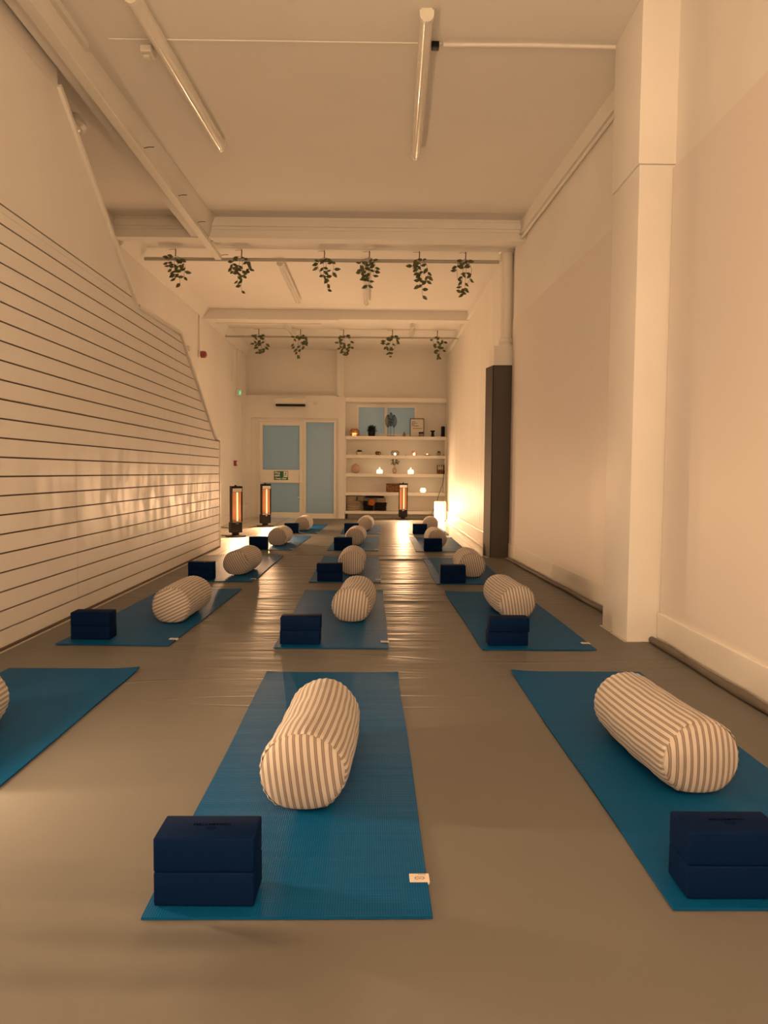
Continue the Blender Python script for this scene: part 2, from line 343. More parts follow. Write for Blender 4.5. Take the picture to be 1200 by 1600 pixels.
# slatted stair enclosure on the left: laminate boards, dark grooves, real gaps
SX = -1.95
def slat_end(z):
    if z < 1.31: return 8.80
    if z < 2.2632: return 8.56 + (7.07-8.56)*(z-1.31)/(2.262-1.31)
    if z < 2.2642: return 5.80
    if z < 3.231: return 5.82 + (4.45-5.82)*(z-2.243)/(3.231-2.243)
    return 4.45
bm = bm_new(); g = 0.0045
cuts = [0.0] + [0.1*k+0.003 for k in range(1, 24)]
segs = list(zip(cuts, cuts[1:]))
for k, (a, b) in enumerate(segs):
    a2, b2 = a+(g if k else 0.012), b-g
    parts = [(a2, b2)]
    for brk in (1.31, 2.263):
        parts = [q for p in parts for q in (((p[0], brk-.0005), (brk+.0005, p[1])) if p[0] < brk < p[1] else (p,))]
    for (p, q) in parts:
        add_prism(bm, [(Y0, p), (slat_end(p), p), (slat_end(q), q), (Y0, q)], SX-.010, SX, 'x')
        for s in (4.63, 7.43):   # panel joints show as hairlines
            pass
for p, q in ((2.3075, 3.2305), (3.2315, 3.5)):
    add_prism(bm, [(Y0, p), (slat_end(p), p), (slat_end(q), q), (Y0, q)], SX-.010, SX, 'x')
struct('wall_left', bm, slat_m)
bm = bm_new()
for p, q in ((0.0, 1.309), (1.31, 2.2615), (2.2645, 3.2305), (3.2315, 3.5)):
    add_prism(bm, [(Y0, p), (slat_end(p)-.004, p), (slat_end(q)-.004, q), (Y0, q)], SX-.045, SX-.0105, 'x')
struct('wall_left', bm, groove_m)
bm = bm_new()
for s, za, zb in ((4.63, 0.1, 1.08), (7.43, 0.1, 1.38)):
    for k in range(int(za*10), int(zb*10)):
        add_box(bm, SX-.004, SX+.0004, s-.0012, s+.0012, 0.1*k+.008, 0.1*k+.098)
struct('trim_5', bm, mat('joint_shadow_grey', (0.45, 0.41, 0.36), 0.7))
# plain back of the enclosure
bm = bm_new()
for p, q in ((0.0, 1.309), (1.31, 2.2615), (2.2645, 3.2305), (3.2315, 3.5)):
    add_prism(bm, [(Y0, p), (slat_end(p)-.002, p), (slat_end(q)-.002, q), (Y0, q)], SX-.07, SX-.046, 'x')
struct('wall_left', bm, wall_m)
# raised capping along the stair line
path = [(8.80, 1.32), (8.56, 1.325), (7.07, 2.275), (5.83, 2.25), (4.45, 3.24)]
bm = bm_new()
for (ya, za), (yb, zb) in zip(path, path[1:]):
    d = Vector((yb-ya, zb-za)).normalized(); n_ = Vector((-d.y, d.x))
    if n_.y < 0: n_ = -n_
    A = Vector((ya, za)) - d*0.008; B = Vector((yb, zb)) + d*0.008
    t_ = n_*0.026
    add_prism(bm, [tuple(A-n_*.006), tuple(B-n_*.006), tuple(B+t_), tuple(A+t_)], SX-.085, SX+.022, 'x')
add_box(bm, SX-.08, SX+.012, 8.80, 8.82, 0.0, 1.32)
struct('trim_6', bm, gloss_m)
quick('trim_7', groove_m, SX-.002, SX+.012, 2.2, 8.78, 0.0, 0.014)

# trunking under the downstand, and conduit across the ceiling
bm = bm_new(); add_box(bm, -1.795, -1.725, Y0, 7.95, 3.245, 3.292, bev=0.003)
tr = tag(obj('cable_trunking', bm, plastic_m), 'long white cable trunking running down the ceiling beam on the left', 'trunking')
for yy in (5.35, 6.25, 6.9, 7.45, 7.93):
    bm = bm_new(); add_tube(bm, [(-1.724, yy, 3.288), (-1.69, yy+.01, 3.30), (-1.65, yy, 3.295)], 0.0028, 6); obj('clip', bm, cord_m, tr)
bm = bm_new(); add_tube(bm, [(0.37, 4.39, 3.488), (0.9, 4.385, 3.490), (1.40, 4.39, 3.488)], 0.012)
tag(obj('ceiling_conduit', bm, ceil_m), 'thin white conduit crossing the ceiling to the top of the wall pillar', 'conduit')
bm = bm_new(); add_tube(bm, [(LW+.16, 11.20, 3.222), (-1.05, 11.20, 3.222)], 0.011); add_tube(bm, [(-1.05, 11.20, 3.222), (-0.9, 11.2, 3.222)], 0.017)
tag(obj('beam_conduit', bm, gloss_m), 'white conduit pipe under the far ceiling beam', 'conduit')

# far partition with door and side light (plane Y = 14.35)
YP = 14.35
bm = bm_new()
add_box(bm, LW, -2.544, YP, YP+.12, 0, 2.46); add_box(bm, -0.79, -0.66, YP, YP+.12, 0, 2.44)
add_box(bm, -2.544, -0.79, YP, YP+.12, 2.012, 2.46); add_box(bm, -2.544, -2.41, YP+.035, YP+.12, 0, 2.012)
add_box(bm, -2.41, -0.79, YP+.035, YP+.12, 1.967, 2.012); add_box(bm, -0.868, -0.79, YP+.035, YP+.12, 0, 1.967)
struct('wall_back', bm, wall_m)
bm = bm_new(); add_box(bm, LW, 1.40, YP+.14, YP+.24, 2.44, 3.40); add_box(bm, LW, -0.6, YP+.04, YP+.15, 2.44, 2.46)
add_box(bm, -0.83, -0.69, YP, YP+.14, 2.44, 3.39); struct('wall_back', bm, wall_m)
bm = bm_new(); add_box(bm, -0.62, -0.40, YP+.13, YP+.145, 2.62, 2.80, bev=.003); add_box(bm, 0.70, 0.715, YP+.13, YP+.145, 2.44, 2.85); add_box(bm, -1.95, -1.93, YP+.13, YP+.145, 2.46, 2.75)
struct('trim_8', bm, wall_m)
# alcove behind the shelves with a hole for the window
YA = 14.68; wx0, wx1, wz0, wz1 = -0.447, 0.794, 1.69, 2.323
bm = bm_new(); add_box(bm, -0.70, wx0, YA, YA+.08, 0, 2.46); add_box(bm, wx1, 1.40, YA, YA+.08, 0, 2.46)
add_box(bm, wx0, wx1, YA, YA+.08, 0, wz0); add_box(bm, wx0, wx1, YA, YA+.08, wz1, 2.46)
add_box(bm, -0.70, -0.66, YP+.12, YA, 0, 2.46); struct('wall_back', bm, wall_m)
# window in the alcove
wr = struct_root('window_1')
bm = bm_new(); add_box(bm, wx0, wx0+.05, YA-.012, YA+.05, wz0, wz1, bev=.004); add_box(bm, wx1-.05, wx1, YA-.012, YA+.05, wz0, wz1, bev=.004)
add_box(bm, wx0+.05, wx1-.05, YA-.012, YA+.05, wz1-.062, wz1, bev=.004); add_box(bm, wx0+.05, wx1-.05, YA-.012, YA+.05, wz0, wz0+.035, bev=.004)
add_box(bm, 0.128, 0.192, YA-.012, YA+.05, wz0+.035, wz1-.062, bev=.004); obj('window_frame', bm, gloss_m, wr)
for a, b in ((wx0+.05, 0.128), (0.192, wx1-.05)):
    box_obj('pane', pane_m, wr, a, b, YA+.02, YA+.024, wz0+.035, wz1-.062)
# door
dr = struct_root('door_1')
bm = bm_new()
for b in ((-2.41, -2.385, 0, 1.965), (-1.50, -1.475, 0, 1.965)): add_box(bm, b[0], b[1], YP+.0, YP+.08, b[2], b[3], bev=.003)
add_box(bm, -2.385, -1.50, YP+.0, YP+.08, 1.94, 1.965, bev=.003); obj('door_frame', bm, gloss_m, dr)
bm = bm_new()
add_box(bm, -2.382, -2.315, YP+.015, YP+.06, .012, 1.937, bev=.003); add_box(bm, -1.575, -1.503, YP+.015, YP+.06, .012, 1.937, bev=.003)
add_box(bm, -2.315, -1.575, YP+.015, YP+.06, 1.862, 1.937, bev=.003); add_box(bm, -2.315, -1.575, YP+.015, YP+.06, .012, .115, bev=.003)
obj('door_leaf', bm, gloss_m, dr)
box_obj('middle_rail', gloss_m, dr, -2.345, -1.512, YP-.022, YP+.062, 0.71, 0.972, bev=.004)
box_obj('pane', pane_m, dr, -2.315, -1.575, YP+.035, YP+.04, 0.972, 1.862); box_obj('pane', pane_m, dr, -2.315, -1.575, YP+.035, YP+.04, 0.115, 0.71)
bm = bm_new(); add_box(bm, -1.57, -1.545, YP-.045, YP+.016, 0.735, 0.948, bev=.004); obj('push_pad', bm, gloss_m, dr)
bm = bm_new(); add_lathe(bm, [(.012, 0), (.012, .02)], -1.54, YP-.004, 1.10, 12, 'y'); add_lathe(bm, [(.009, 0), (.009, .02)], -1.582, YP-.004, 0.42, 12, 'y'); obj('lock', bm, silver_m, dr)
# side light
sr = struct_root('window_2')
bm = bm_new()
add_box(bm, -1.473, -1.446, YP+.0, YP+.07, 0, 1.965, bev=.003); add_box(bm, -0.883, -0.85, YP+.0, YP+.07, 0, 1.965, bev=.003)
add_box(bm, -1.446, -0.883, YP+.0, YP+.07, 1.93, 1.965, bev=.003); add_box(bm, -1.446, -0.883, YP+.0, YP+.07, 0, 0.098, bev=.003); obj('window_frame', bm, gloss_m, sr)
box_obj('pane', pane_m, sr, -1.446, -0.883, YP+.035, YP+.04, 0.098, 1.93)

# ================================================================ VINYL SHEETS
bm = bm_new(); add_prism(bm, [(-1.94, Y0), (1.566, Y0), (1.566, 3.93), (1.39, 3.93), (1.385, 4.39), (1.555, 4.39), (1.41, 7.85), (1.2, 7.86), (1.2, 8.0), (0.95, 8.02), (-1.66, 8.05), (-1.90, 7.9)], 0.0005, 0.0025)
v1 = tag(obj('vinyl_sheet', bm, vinyl_m), 'large grey vinyl floor sheet with rolled edge covering the near room', 'floor covering')
bm = bm_new(); add_prism(bm, [(-1.62, 7.98), (1.0, 7.98), (0.98, 14.2), (-1.35, 14.2), (-1.55, 9.4)], 0.003, 0.005)
tag(obj('vinyl_sheet', bm, vinyl_m), 'grey rippled vinyl sheet at the far end between door and tiles', 'floor covering')
edge_m = mat('rolled_vinyl_edge', (0.13, 0.11, 0.09), 0.6)
random.seed(4)
bm = bm_new(); add_tube(bm, [(1.538 + .004*sin(i*1.7), 3.92-i*.25, 0.021) for i in range(0, 31)], [.018]+[.018+.003*sin(i*2.1) for i in range(1, 31)], 10); obj('rolled_edge', bm, edge_m, v1, True)
bm = bm_new(); add_tube(bm, [(1.555-.0415*i*.25 + .004*sin(i*1.7), 4.42+i*.25, 0.02) for i in range(0, 14)], [.020-.0004*i for i in range(14)], 10); obj('rolled_edge', bm, edge_m, v1, True)
# crease ridges that stand up from the sheet
for (xa, xb, y, h, wv) in ((-0.20, 1.1, 7.62, .010, .02), (0.1, 1.25, 6.0, .004, .015), (-0.2, 1.2, 5.15, .005, .02)):
    bm = bm_new(); n = 24; rows = []
    for i in range(n+1):
        x = xa+(xb-xa)*i/n; hh = h*sin(pi*i/n)**.5 if 0 < i < n else 0.0002; yy = y+.012*sin(x*3)
        rows.append([bm.verts.new((x, yy+d*wv, 0.0024+hh*e)) for d, e in ((-1.2, 0), (-.45, .55), (0, 1), (.45, .55), (1.2, 0))])
    for a, b in zip(rows, rows[1:]):
        for k in range(4): bm.faces.new((a[k], b[k], b[k+1], a[k+1]))
    obj('crease', bm, vinyl_m, v1, True)

# ================================================================ YOGA MATS, BOLSTERS, BLOCKS
ROW = {1: 'nearest', 2: 'second', 3: 'third', 4: 'fourth', 5: 'farthest'}
COL = {'l': 'left', 'c': 'middle', 'r': 'right'}
MW, ML, MT = 0.61, 1.83, 0.005
def ribbon(bm, pts, w_, z):
    pts = [Vector((p[0], p[1])) for p in pts]; pr = None
    for i, p in enumerate(pts):
        d = (pts[min(i+1, len(pts)-1)] - pts[max(i-1, 0)]).normalized(); n_ = Vector((-d.y, d.x))*w_/2
        q = (bm.verts.new((p.x+n_.x, p.y+n_.y, z)), bm.verts.new((p.x-n_.x, p.y-n_.y, z)))
        if pr: bm.faces.new((pr[0], pr[1], q[1], q[0]))
        pr = q
def logo_pts(s):
    """A rounded infinity-like loop, open at the foot, curling into a small u in the middle."""
    P = []
    for k in range(0, 26):
        a = R(-70 - 250*k/25); P.append((-0.45*s+0.45*s*cos(a)*1.0, 0.42*s*sin(a)))
    left = [(x, y) for x, y in P]
    right = [(-x, y) for x, y in P]
    mid = [(0.16*s*cos(R(180+180*k/10)), -0.02*s+0.22*s*sin(R(180+180*k/10))) for k in range(11)]
    return left, right, mid
def yoga_mat(key, cx, yn, ang, seed):
    rnd = random.Random(seed)
    root = thing('yoga_mat', 'blue yoga mat, %s column, %s row from the camera' % (COL[key[0]], ROW[int(key[1])]), 'yoga mat', (cx, yn, 0.0055), ang, 'blue yoga mats laid in rows')
    bm = bm_new(); nx, ny = 12, 40; top = []; c1 = rnd.uniform(.002, .006); c2 = rnd.uniform(.002, .006); ph = rnd.uniform(0, 6)
    lift = {'r1': (.008, .0), 'l1': (.0, .010)}.get(key, (c1, c2))
    for j in range(ny+1):
        row = []
        for i in range(nx+1):
            u, v = i/nx, j/ny; z = MT + .0006*sin(v*31+ph)*sin(u*2+ph)
            z += lift[0]*max(0, 1-math.hypot(u*MW, (1-v)*ML)/.16)**2 + lift[1]*max(0, 1-math.hypot((1-u)*MW, (1-v)*ML)/.16)**2
            row.append((-MW/2+u*MW + .002*sin(v*9+ph)*(1 if i in (0, nx) else 0), v*ML, z))
        top.append([bm.verts.new(p) for p in row])
    bot = [[bm.verts.new((v.co.x, v.co.y, v.co.z-MT)) for v in r] for r in top]
    for j in range(ny):
        for i in range(nx):
            bm.faces.new((top[j][i], top[j][i+1], top[j+1][i+1], top[j+1][i])); bm.faces.new((bot[j][i], bot[j+1][i], bot[j+1][i+1], bot[j][i+1]))
    for j in range(ny):
        for i in (0, nx):
            q = (top[j][i], top[j+1][i], bot[j+1][i], bot[j][i]); bm.faces.new(q if i == 0 else q[::-1])
    for i in range(nx):
        for j in (0, ny):
            q = (top[j][i], bot[j][i], bot[j][i+1], top[j][i+1]); bm.faces.new(q if j == 0 else q[::-1])
    obj('mat', bm, yoga_m, root, False)
    bm = bm_new(); add_box(bm, MW/2-.042, MW/2+.0035, 0.125, 0.158, -.0005, MT+.0018, bev=.0006, seg=1); lb = obj('label', bm, label_m, root); lb['label'] = 'small cream woven label on the mat edge'
    if key[1] in '12':
        bm = bm_new()
        for part in logo_pts(0.0115): ribbon(bm, [(x+MW/2-.019, y+.139) for x, y in part], .0016, MT+.0021)
        add_box(bm, MW/2-.022, MW/2-.004, .1535, .1545, MT+.0018, MT+.0021); obj('printed_logo', bm, print_m, lb)
    return root

RB, LB = 0.122, 0.574
def bolster_meshes(seed, roll, kink):
    rnd = random.Random(seed); NT, per = 132, 44
    ph = [rnd.uniform(0, 6.28) for _ in range(6)]
    def shape(x, y, z):
        """sag and unevenness of the filling, in the bolster's own frame (y along)"""
        a = math.atan2(z, x); k = 1 + .010*sin(2*a+ph[0]+y*5) + .008*sin(3*a+ph[1]-y*9) + .006*sin(y*17+ph[2])
        x, z = x*k, z*k*0.965
        if z < -0.092: z = -0.092 - (abs(z)-0.092)*0.42
        x += kink*sin((y/LB+.5)*pi)*.010
        return x, y, z
    h = LB/2; ys = []
    prof = [(-h+.030, .935), (-h+.034, .965), (-h+.045, .985), (-h+.07, .995)] + [(-h+.10+(LB-.20)*i/14, 1.0) for i in range(15)] + [(h-.07, .995), (h-.045, .985), (h-.034, .965), (h-.030, .935)]
    bm = bm_new(); uvl = bm.loops.layers.uv.new('UVMap'); rings = []
    for y, k in prof:
        ring = []; e = max(0, 1-(min(y+h, h-y)-.03)/.05)
        mid = .0018*sin(y*40+ph[3])
        for t in range(NT):
            a = 2*pi*t/NT; r = RB*k + e*.0016*sin(a*30+ph[4]) + mid*sin(a*5+ph[5])
            ring.append(bm.verts.new(shape(r*cos(a), y, r*sin(a))))
        rings.append(ring)
    for j in range(len(prof)-1):
        for t in range(NT):
            f = bm.faces.new((rings[j][t], rings[j][(t+1) % NT], rings[j+1][(t+1) % NT], rings[j+1][t]))
            uu = [(t, j), (t+1, j), (t+1, j+1), (t, j+1)]
            for lp, (tt, jj) in zip(f.loops, uu): lp[uvl].uv = (2*pi*RB*tt/NT, prof[jj][0])
    body = bpy.data.meshes.new('cover'); bmesh.ops.recalc_face_normals(bm, faces=bm.faces[:]); bm.to_mesh(body); bm.free()
    caps = []
    for s in (-1, 1):
        bm = bm_new(); uvl = bm.loops.layers.uv.new('UVMap'); NR = 12; rings = []
        for q in range(1, NR+1):
            rr = RB*.945*q/NR; ring = []
            for t in range(66):
                a = 2*pi*t/66; y = s*(h-.026 + .026*(1-(q/NR)**2.6)) if q < NR else s*(h-.034)
                ring.append(bm.verts.new(shape(rr*cos(a), y, rr*sin(a))))
            rings.append(ring)
        cv = bm.verts.new(shape(0, s*h, 0))
        def setuv(f):
            for lp in f.loops:
                p = lp.vert.co; lp[uvl].uv = (p.x*cos(roll)+p.z*sin(roll)+.4, -p.x*sin(roll)+p.z*cos(roll))
        for t in range(66): setuv(bm.faces.new((cv, rings[0][t], rings[0][(t+1) % 66])))
        for a, b in zip(rings, rings[1:]):
            for t in range(66): setuv(bm.faces.new((a[t], b[t], b[(t+1) % 66], a[(t+1) % 66])))
        bmesh.ops.recalc_face_normals(bm, faces=bm.faces[:])
        me = bpy.data.meshes.new('end_panel'); bm.to_mesh(me); bm.free(); caps.append(me)
    for me in [body]+caps:
        me.materials.append(ticking_m)
        for p in me.polygons: p.use_smooth = True
    return body, caps
def bolster(key, x, y, ang, roll, seed, kink=0):
    root = thing('bolster', 'striped cream and brown bolster on the blue mat, %s column, %s row' % (COL[key[0]], ROW[int(key[1])]), 'bolster', (x, y, 0.112+.0115), ang, 'striped bolsters on the mats')
    root.location.z = 0.0118 + 0.1047 - .0
    body, caps = bolster_meshes(seed, roll, kink)
    for nm, me in (('cover', body), ('end_panel', caps[0]), ('end_panel', caps[1])):
        o = bpy.data.objects.new(nm, me); C.objects.link(o); o.parent = root
    return root

BW, BD, BH = 0.215, 0.104, 0.0745
def block_mesh():
    bm = bm_new(); add_box(bm, -BW/2, BW/2, 0, BD, 0, BH, bev=.0045, seg=3)
    me = bpy.data.meshes.new('yoga_block'); bm.to_mesh(me); bm.free(); me.materials.append(block_m)
    for p in me.polygons: p.use_smooth = True
    me.set_sharp_from_angle(angle=R(50)); return me
blk_me = block_mesh()
def block(key, which, x, y, z, ang, printed=False):
    o = bpy.data.objects.new('yoga_block', blk_me); C.objects.link(o); o.location = (x, y, z); o.rotation_euler = (0, 0, ang)
    tag(o, '%s navy foam block of the stack on the mat, %s column, %s row' % (which, COL[key[0]], ROW[int(key[1])]), 'yoga block', 'navy foam yoga blocks stacked in pairs')
    if printed:
        text_obj('debossed_print', 'YOGAMATTERS', .0125, emboss_m, o, (0.005, .062, BH+.0002), (0, 0, pi), depth=.0003, bold=.0002, sx=.95)
        bm = bm_new()
        for part in logo_pts(0.008): ribbon(bm, [(-a+.005, -b+.045) for a, b in part], .0014, BH+.0005)
        for k in range(24):
            pass
        ribbon(bm, [(.005+.0105*cos(2*pi*k/24), .045+.0085*sin(2*pi*k/24)) for k in range(25)], .0012, BH+.0005)
        obj('debossed_logo', bm, emboss_m, o)
    return o

MATS = {'c1': (-.181, 1.443, .012), 'r1': (.95, 1.479, .006), 'l1': (-1.412, 1.482, .004), 'c2': (-.238, 3.733, .011), 'l2': (-1.412, 3.775, -.021), 'r2': (.869, 3.725, .018),
        'c3': (-.273, 6.002, .005), 'l3': (-1.36, 5.999, -.012), 'r3': (.80, 5.936, -.001), 'c4': (-.290, 8.408, -.006), 'l4': (-1.32, 8.42, -.035), 'r4': (.766, 8.37, .0),
        'c5': (-.253, 10.72, .001), 'l5': (-1.21, 10.74, -.012), 'r5': (.777, 10.72, .003)}
for i, (k, (x, y, a)) in enumerate(MATS.items()): yoga_mat(k, x, y, a, 10+i)
# (x, y, angle, stripe roll of the end panels)
BOL = {'c1': (-.190, 2.166, -.05, .13), 'r1': (.927, 2.276, .088, .02), 'l1': (-1.445, 2.30, .02, .3), 'l2': (-1.245, 4.562, -.026, -1.12), 'c2': (-.145, 4.619, -.067, -.1),
       'r2': (.885, 4.744, .053, .16), 'l3': (-1.245, 6.588, -.068, .52), 'c3': (-.224, 6.63, -.003, .0), 'r3': (.842, 6.526, -.007, .22), 'l4': (-1.242, 9.134, -.035, -.05),
       'l5': (-1.18, 11.394, -.036, .1), 'c4': (-.271, 9.216, -.051, -.05), 'c5': (-.19, 11.449, -.05, .75), 'r4': (.743, 9.063, .022, .05), 'r5': (.847, 11.445, -.084, -.1)}
for i, (k, (x, y, a, ro)) in enumerate(BOL.items()): bolster(k, x, y, a, ro, 40+i, (-1)**i)
BLK = {'c1': (-.472, 1.475), 'r1': (.686, 1.507), 'l2': (-1.677, 3.875), 'c2': (-.52, 3.79), 'r2': (.604, 3.79), 'l3': (-1.615, 6.06), 'c3': (-.509, 6.015), 'r3': (.535, 5.955),
       'l4': (-1.528, 8.465), 'l5': (-1.407, 10.74), 'c4': (-.513, 8.42), 'c5': (-.50, 10.765), 'r4': (.553, 8.375), 'r5': (.541, 10.765)}
for i, (k, (x, y)) in enumerate(BLK.items()):
    rnd = random.Random(80+i); x += BW/2
    a = rnd.uniform(-.015, .015); dx = rnd.uniform(-.002, .002); dx = {'r2': .005, 'c2': .003, 'c3': -.004}.get(k, dx)
    block(k, 'lower', x, y, 0.0122, a); block(k, 'upper', x+dx, y+rnd.uniform(-.002, .002), 0.0125+BH, a*.5+rnd.uniform(-.01, .01), k in ('c1', 'r1'))

# ================================================================ TOWER HEATERS
def heater(label, loc, rz, watts, group='glowing tower heaters'):
    t = thing('tower_heater', label, 'heater', loc, rz, group)
    bm = bm_new(); add_lathe(bm, [(.145, 0), (.150, .006), (.145, .018), (.06, .026), (.05, .03)], n=36); obj('base', bm, black_m, t, True)
    box_obj('neck', black_m, t, -.04, .04, -.03, .05, .026, .085, bev=.01)
    bm = bm_new()
    # casing: hollow box open to the front (-Y)
    add_prism(bm, [(-.085, -.045), (-.085, .02), (-.05, .06), (.05, .06), (.085, .02), (.085, -.045), (.078, -.045), (.078, .015), (-.078, .015), (-.078, -.045)], .21, .70)
    add_box(bm, -.085, .085, -.045, .055, .06, .21, bev=.008); add_prism(bm, [(-.085, -.045), (-.085, .02), (-.05, .06), (.05, .06), (.085, .02), (.085, -.045)], .695, .725)
    obj('casing', bm, black_m, t)
    bm = bm_new()
    n = 9; pv = []
    for i in range(n): a = pi*i/(n-1); pv.append((-.072*cos(a), -.03+.040*sin(a)))
    A = [bm.verts.new((x, y, .215)) for x, y in pv]; B = [bm.verts.new((x, y, .64)) for x, y in pv]
    for i in range(n-1): bm.faces.new((A[i], A[i+1], B[i+1], B[i]))
    obj('reflector', bm, chrome_m, t, True)
    bm = bm_new(); add_lathe(bm, [(.0095, .225), (.0095, .635)], .012, -.025, 0, 14); obj('heating_tube', bm, tube_m, t, True)
    bm = bm_new()
    add_box(bm, -.074, .074, -.048, -.030, .642, .694, bev=.002)
    for k in range(3): add_box(bm, -.05, .05, -.051, -.047, .650+k*.014, .655+k*.014)
    obj('grille_frame', bm, silver_m, t); box_obj('lower_frame', silver_m, t, -.074, .074, -.048, -.030, .208, .216)
    bm = bm_new(); add_lathe(bm, [(.015, 0), (.017, .008), (.010, .016)], 0, .005, .725, 14); obj('knob', bm, black_m, t, True)
    box_obj('badge', silver_m, t, -.02, .02, -.0475, -.0445, .185, .193)
    ld = bpy.data.lights.new('tube_light', 'AREA'); ld.shape = 'RECTANGLE'; ld.size = .018; ld.size_y = .405; ld.energy = watts; ld.color = (1.0, .57, .29) if watts == HEAT_FAR else WARM
    lo = bpy.data.objects.new('tube_light', ld); C.objects.link(lo); lo.parent = t; lo.location = (.012, -.050, .43); lo.rotation_euler = (R(-90), 0, 0)
    return t
heater('black tower heater glowing beside the end of the slatted wall', (-2.03, 10.2, 0.0), R(40), HEAT_FAR)
heater('black tower heater glowing in front of the frosted door', (-1.905, 12.1, 0.0), R(36), HEAT_FAR)
heater('black tower heater facing the camera before the alcove shelves', (0.505, 14.05, 0.0), R(2), HEAT_FAR)
# heaters outside the frame; the two behind the photographer are added fill
heater('black tower heater against the slatted wall beside the nearest left mat', (-1.79, 2.0, 0.003), R(84), HEAT_SIDE)
heater('black tower heater added as fill behind the photographer on the left', (-1.45, -2.7, 0.003), R(152), HEAT_FILL)
heater('black tower heater added as fill behind the photographer on the right', (1.1, -2.9, 0.003), R(200), HEAT_FILL)

# added uplighter, unseen behind the photographer: soft fill off the ceiling
t = thing('fill_uplighter', 'uplighter floor lamp added as unseen fill behind the photographer', 'lamp', (0.1, -2.6, 0.003))
bm = bm_new(); add_lathe(bm, [(.15, 0), (.155, .01), (.14, .022), (.02, .03)], n=36); obj('base', bm, black_m, t, True)
bm = bm_new(); add_lathe(bm, [(.013, .025), (.013, 1.66)], n=14); obj('pole', bm, black_m, t, True)
bm = bm_new(); add_lathe(bm, [(.02, 1.64), (.09, 1.68), (.16, 1.76), (.155, 1.762), (.088, 1.69), (.02, 1.66)], n=36); obj('lamp_shade', bm, plastic_m, t, True)
ld = bpy.data.lights.new('fill_light', 'AREA'); ld.shape = 'DISK'; ld.size = .22; ld.energy = FILL_UPLIGHT; ld.color = WARM
lo = bpy.data.objects.new('fill_light', ld); C.objects.link(lo); lo.parent = t; lo.location = (0, 0, 1.75); lo.rotation_euler = (pi, 0, 0)

# ================================================================ GLOWING LANTERN IN THE RIGHT CORNER
t = thing('floor_lantern', 'bright glowing box lantern standing on the floor in the right corner', 'lamp', (1.205, 13.75, 0.0), R(-30))
box_obj('base_plate', gloss_m, t, -.10, .10, -.05, .05, 0, .018, bev=.006)
box_obj('glowing_shade', lantern_m, t, -.088, .088, -.046, -.030, .045, .345, bev=.007, smooth=True)
box_obj('frosted_body', lantern_body_m, t, -.118, .118, -.03, .062, .012, .39, bev=.028, smooth=True, seg=4)
bm = bm_new(); add_tube(bm, [(1.325, 14.28, .93), (1.32, 14.24, .86), (1.30, 14.22, .72), (1.22, 14.2, .50), (1.19, 14.2, .38), (1.14, 14.2, .24), (1.06, 14.2, .06), (1.04, 14.15, .008), (1.10, 14.0, .008), (1.18, 13.88, .008), (1.2, 13.83, .012)], .005, 8)
tag(obj('power_cord', bm, cord_m), 'dark cord hanging from the shelf end down to the corner lantern', 'cord')
box = bm_new(); add_box(box, 1.31, 1.34, 14.26, 14.285, .915, .985, bev=.006)
tag(obj('inline_switch', box, black_m), 'small black switch on the shelf edge above the hanging cord', 'switch')
bm = bm_new(); add_tube(bm, [(-1.99, 10.25, .006), (-2.2, 10.35, .006), (-2.5, 10.3, .006), (-2.63, 10.5, .006), (-2.64, 10.52, .05)], .005)
tag(obj('heater_cord', bm, cord_m), 'black cord running from the nearer left heater to the wall', 'cord')
bm = bm_new(); add_tube(bm, [(-1.98, 12.15, .006), (-2.08, 12.0, .006), (-2.2, 11.4, .006), (-2.30, 11.35, .006), (-2.45, 11.7, .006), (-2.63, 11.9, .006)], .005)
tag(obj('heater_cord', bm, cord_m), 'black cord looping over the floor from the heater by the door', 'cord')
bm = bm_new(); add_tube(bm, [(0.52, 14.12, .006), (0.62, 14.22, .006), (0.85, 14.16, .006), (1.0, 14.18, .006)], .005)
tag(obj('heater_cord', bm, cord_m), 'black cord on the floor behind the heater by the shelves', 'cord')

# ================================================================ ALCOVE SHELVES AND WHAT STANDS ON THEM
t = thing('alcove_shelving', 'white built-in shelves with six boards filling the alcove', 'shelves', (0, 0, 0))
ZS = [(2.345, 2.43), (1.597, 1.663), (1.221, 1.284), (.846, .913), (.468, .538), (.097, .158)]
for a, b in ZS: box_obj('shelf', gloss_m, t, -0.655, 1.372, YP, YA-.002, a, b, bev=.003)
box_obj('side_panel', gloss_m, t, -0.656, -0.640, YP+.004, YA-.004, .16, 1.595); box_obj('side_panel', gloss_m, t, 1.352, 1.371, YP+.004, YA-.004, .16, 1.595)
for xx in (-.64, 0.5, 1.33): box_obj('foot', black_m, t, xx, xx+.03, YP+.03, YP+.06, 0.0, .097)
S = [z[1] for z in ZS]; YI = YP+.12
def lathe_thing(name, label, cat, x, y, z, prof, m, group=None, part='body', n=28):
    t = thing(name, label, cat, (x, y, z), 0, group); bm = bm_new(); add_lathe(bm, prof, n=n); obj(part, bm, m, t, True); return t
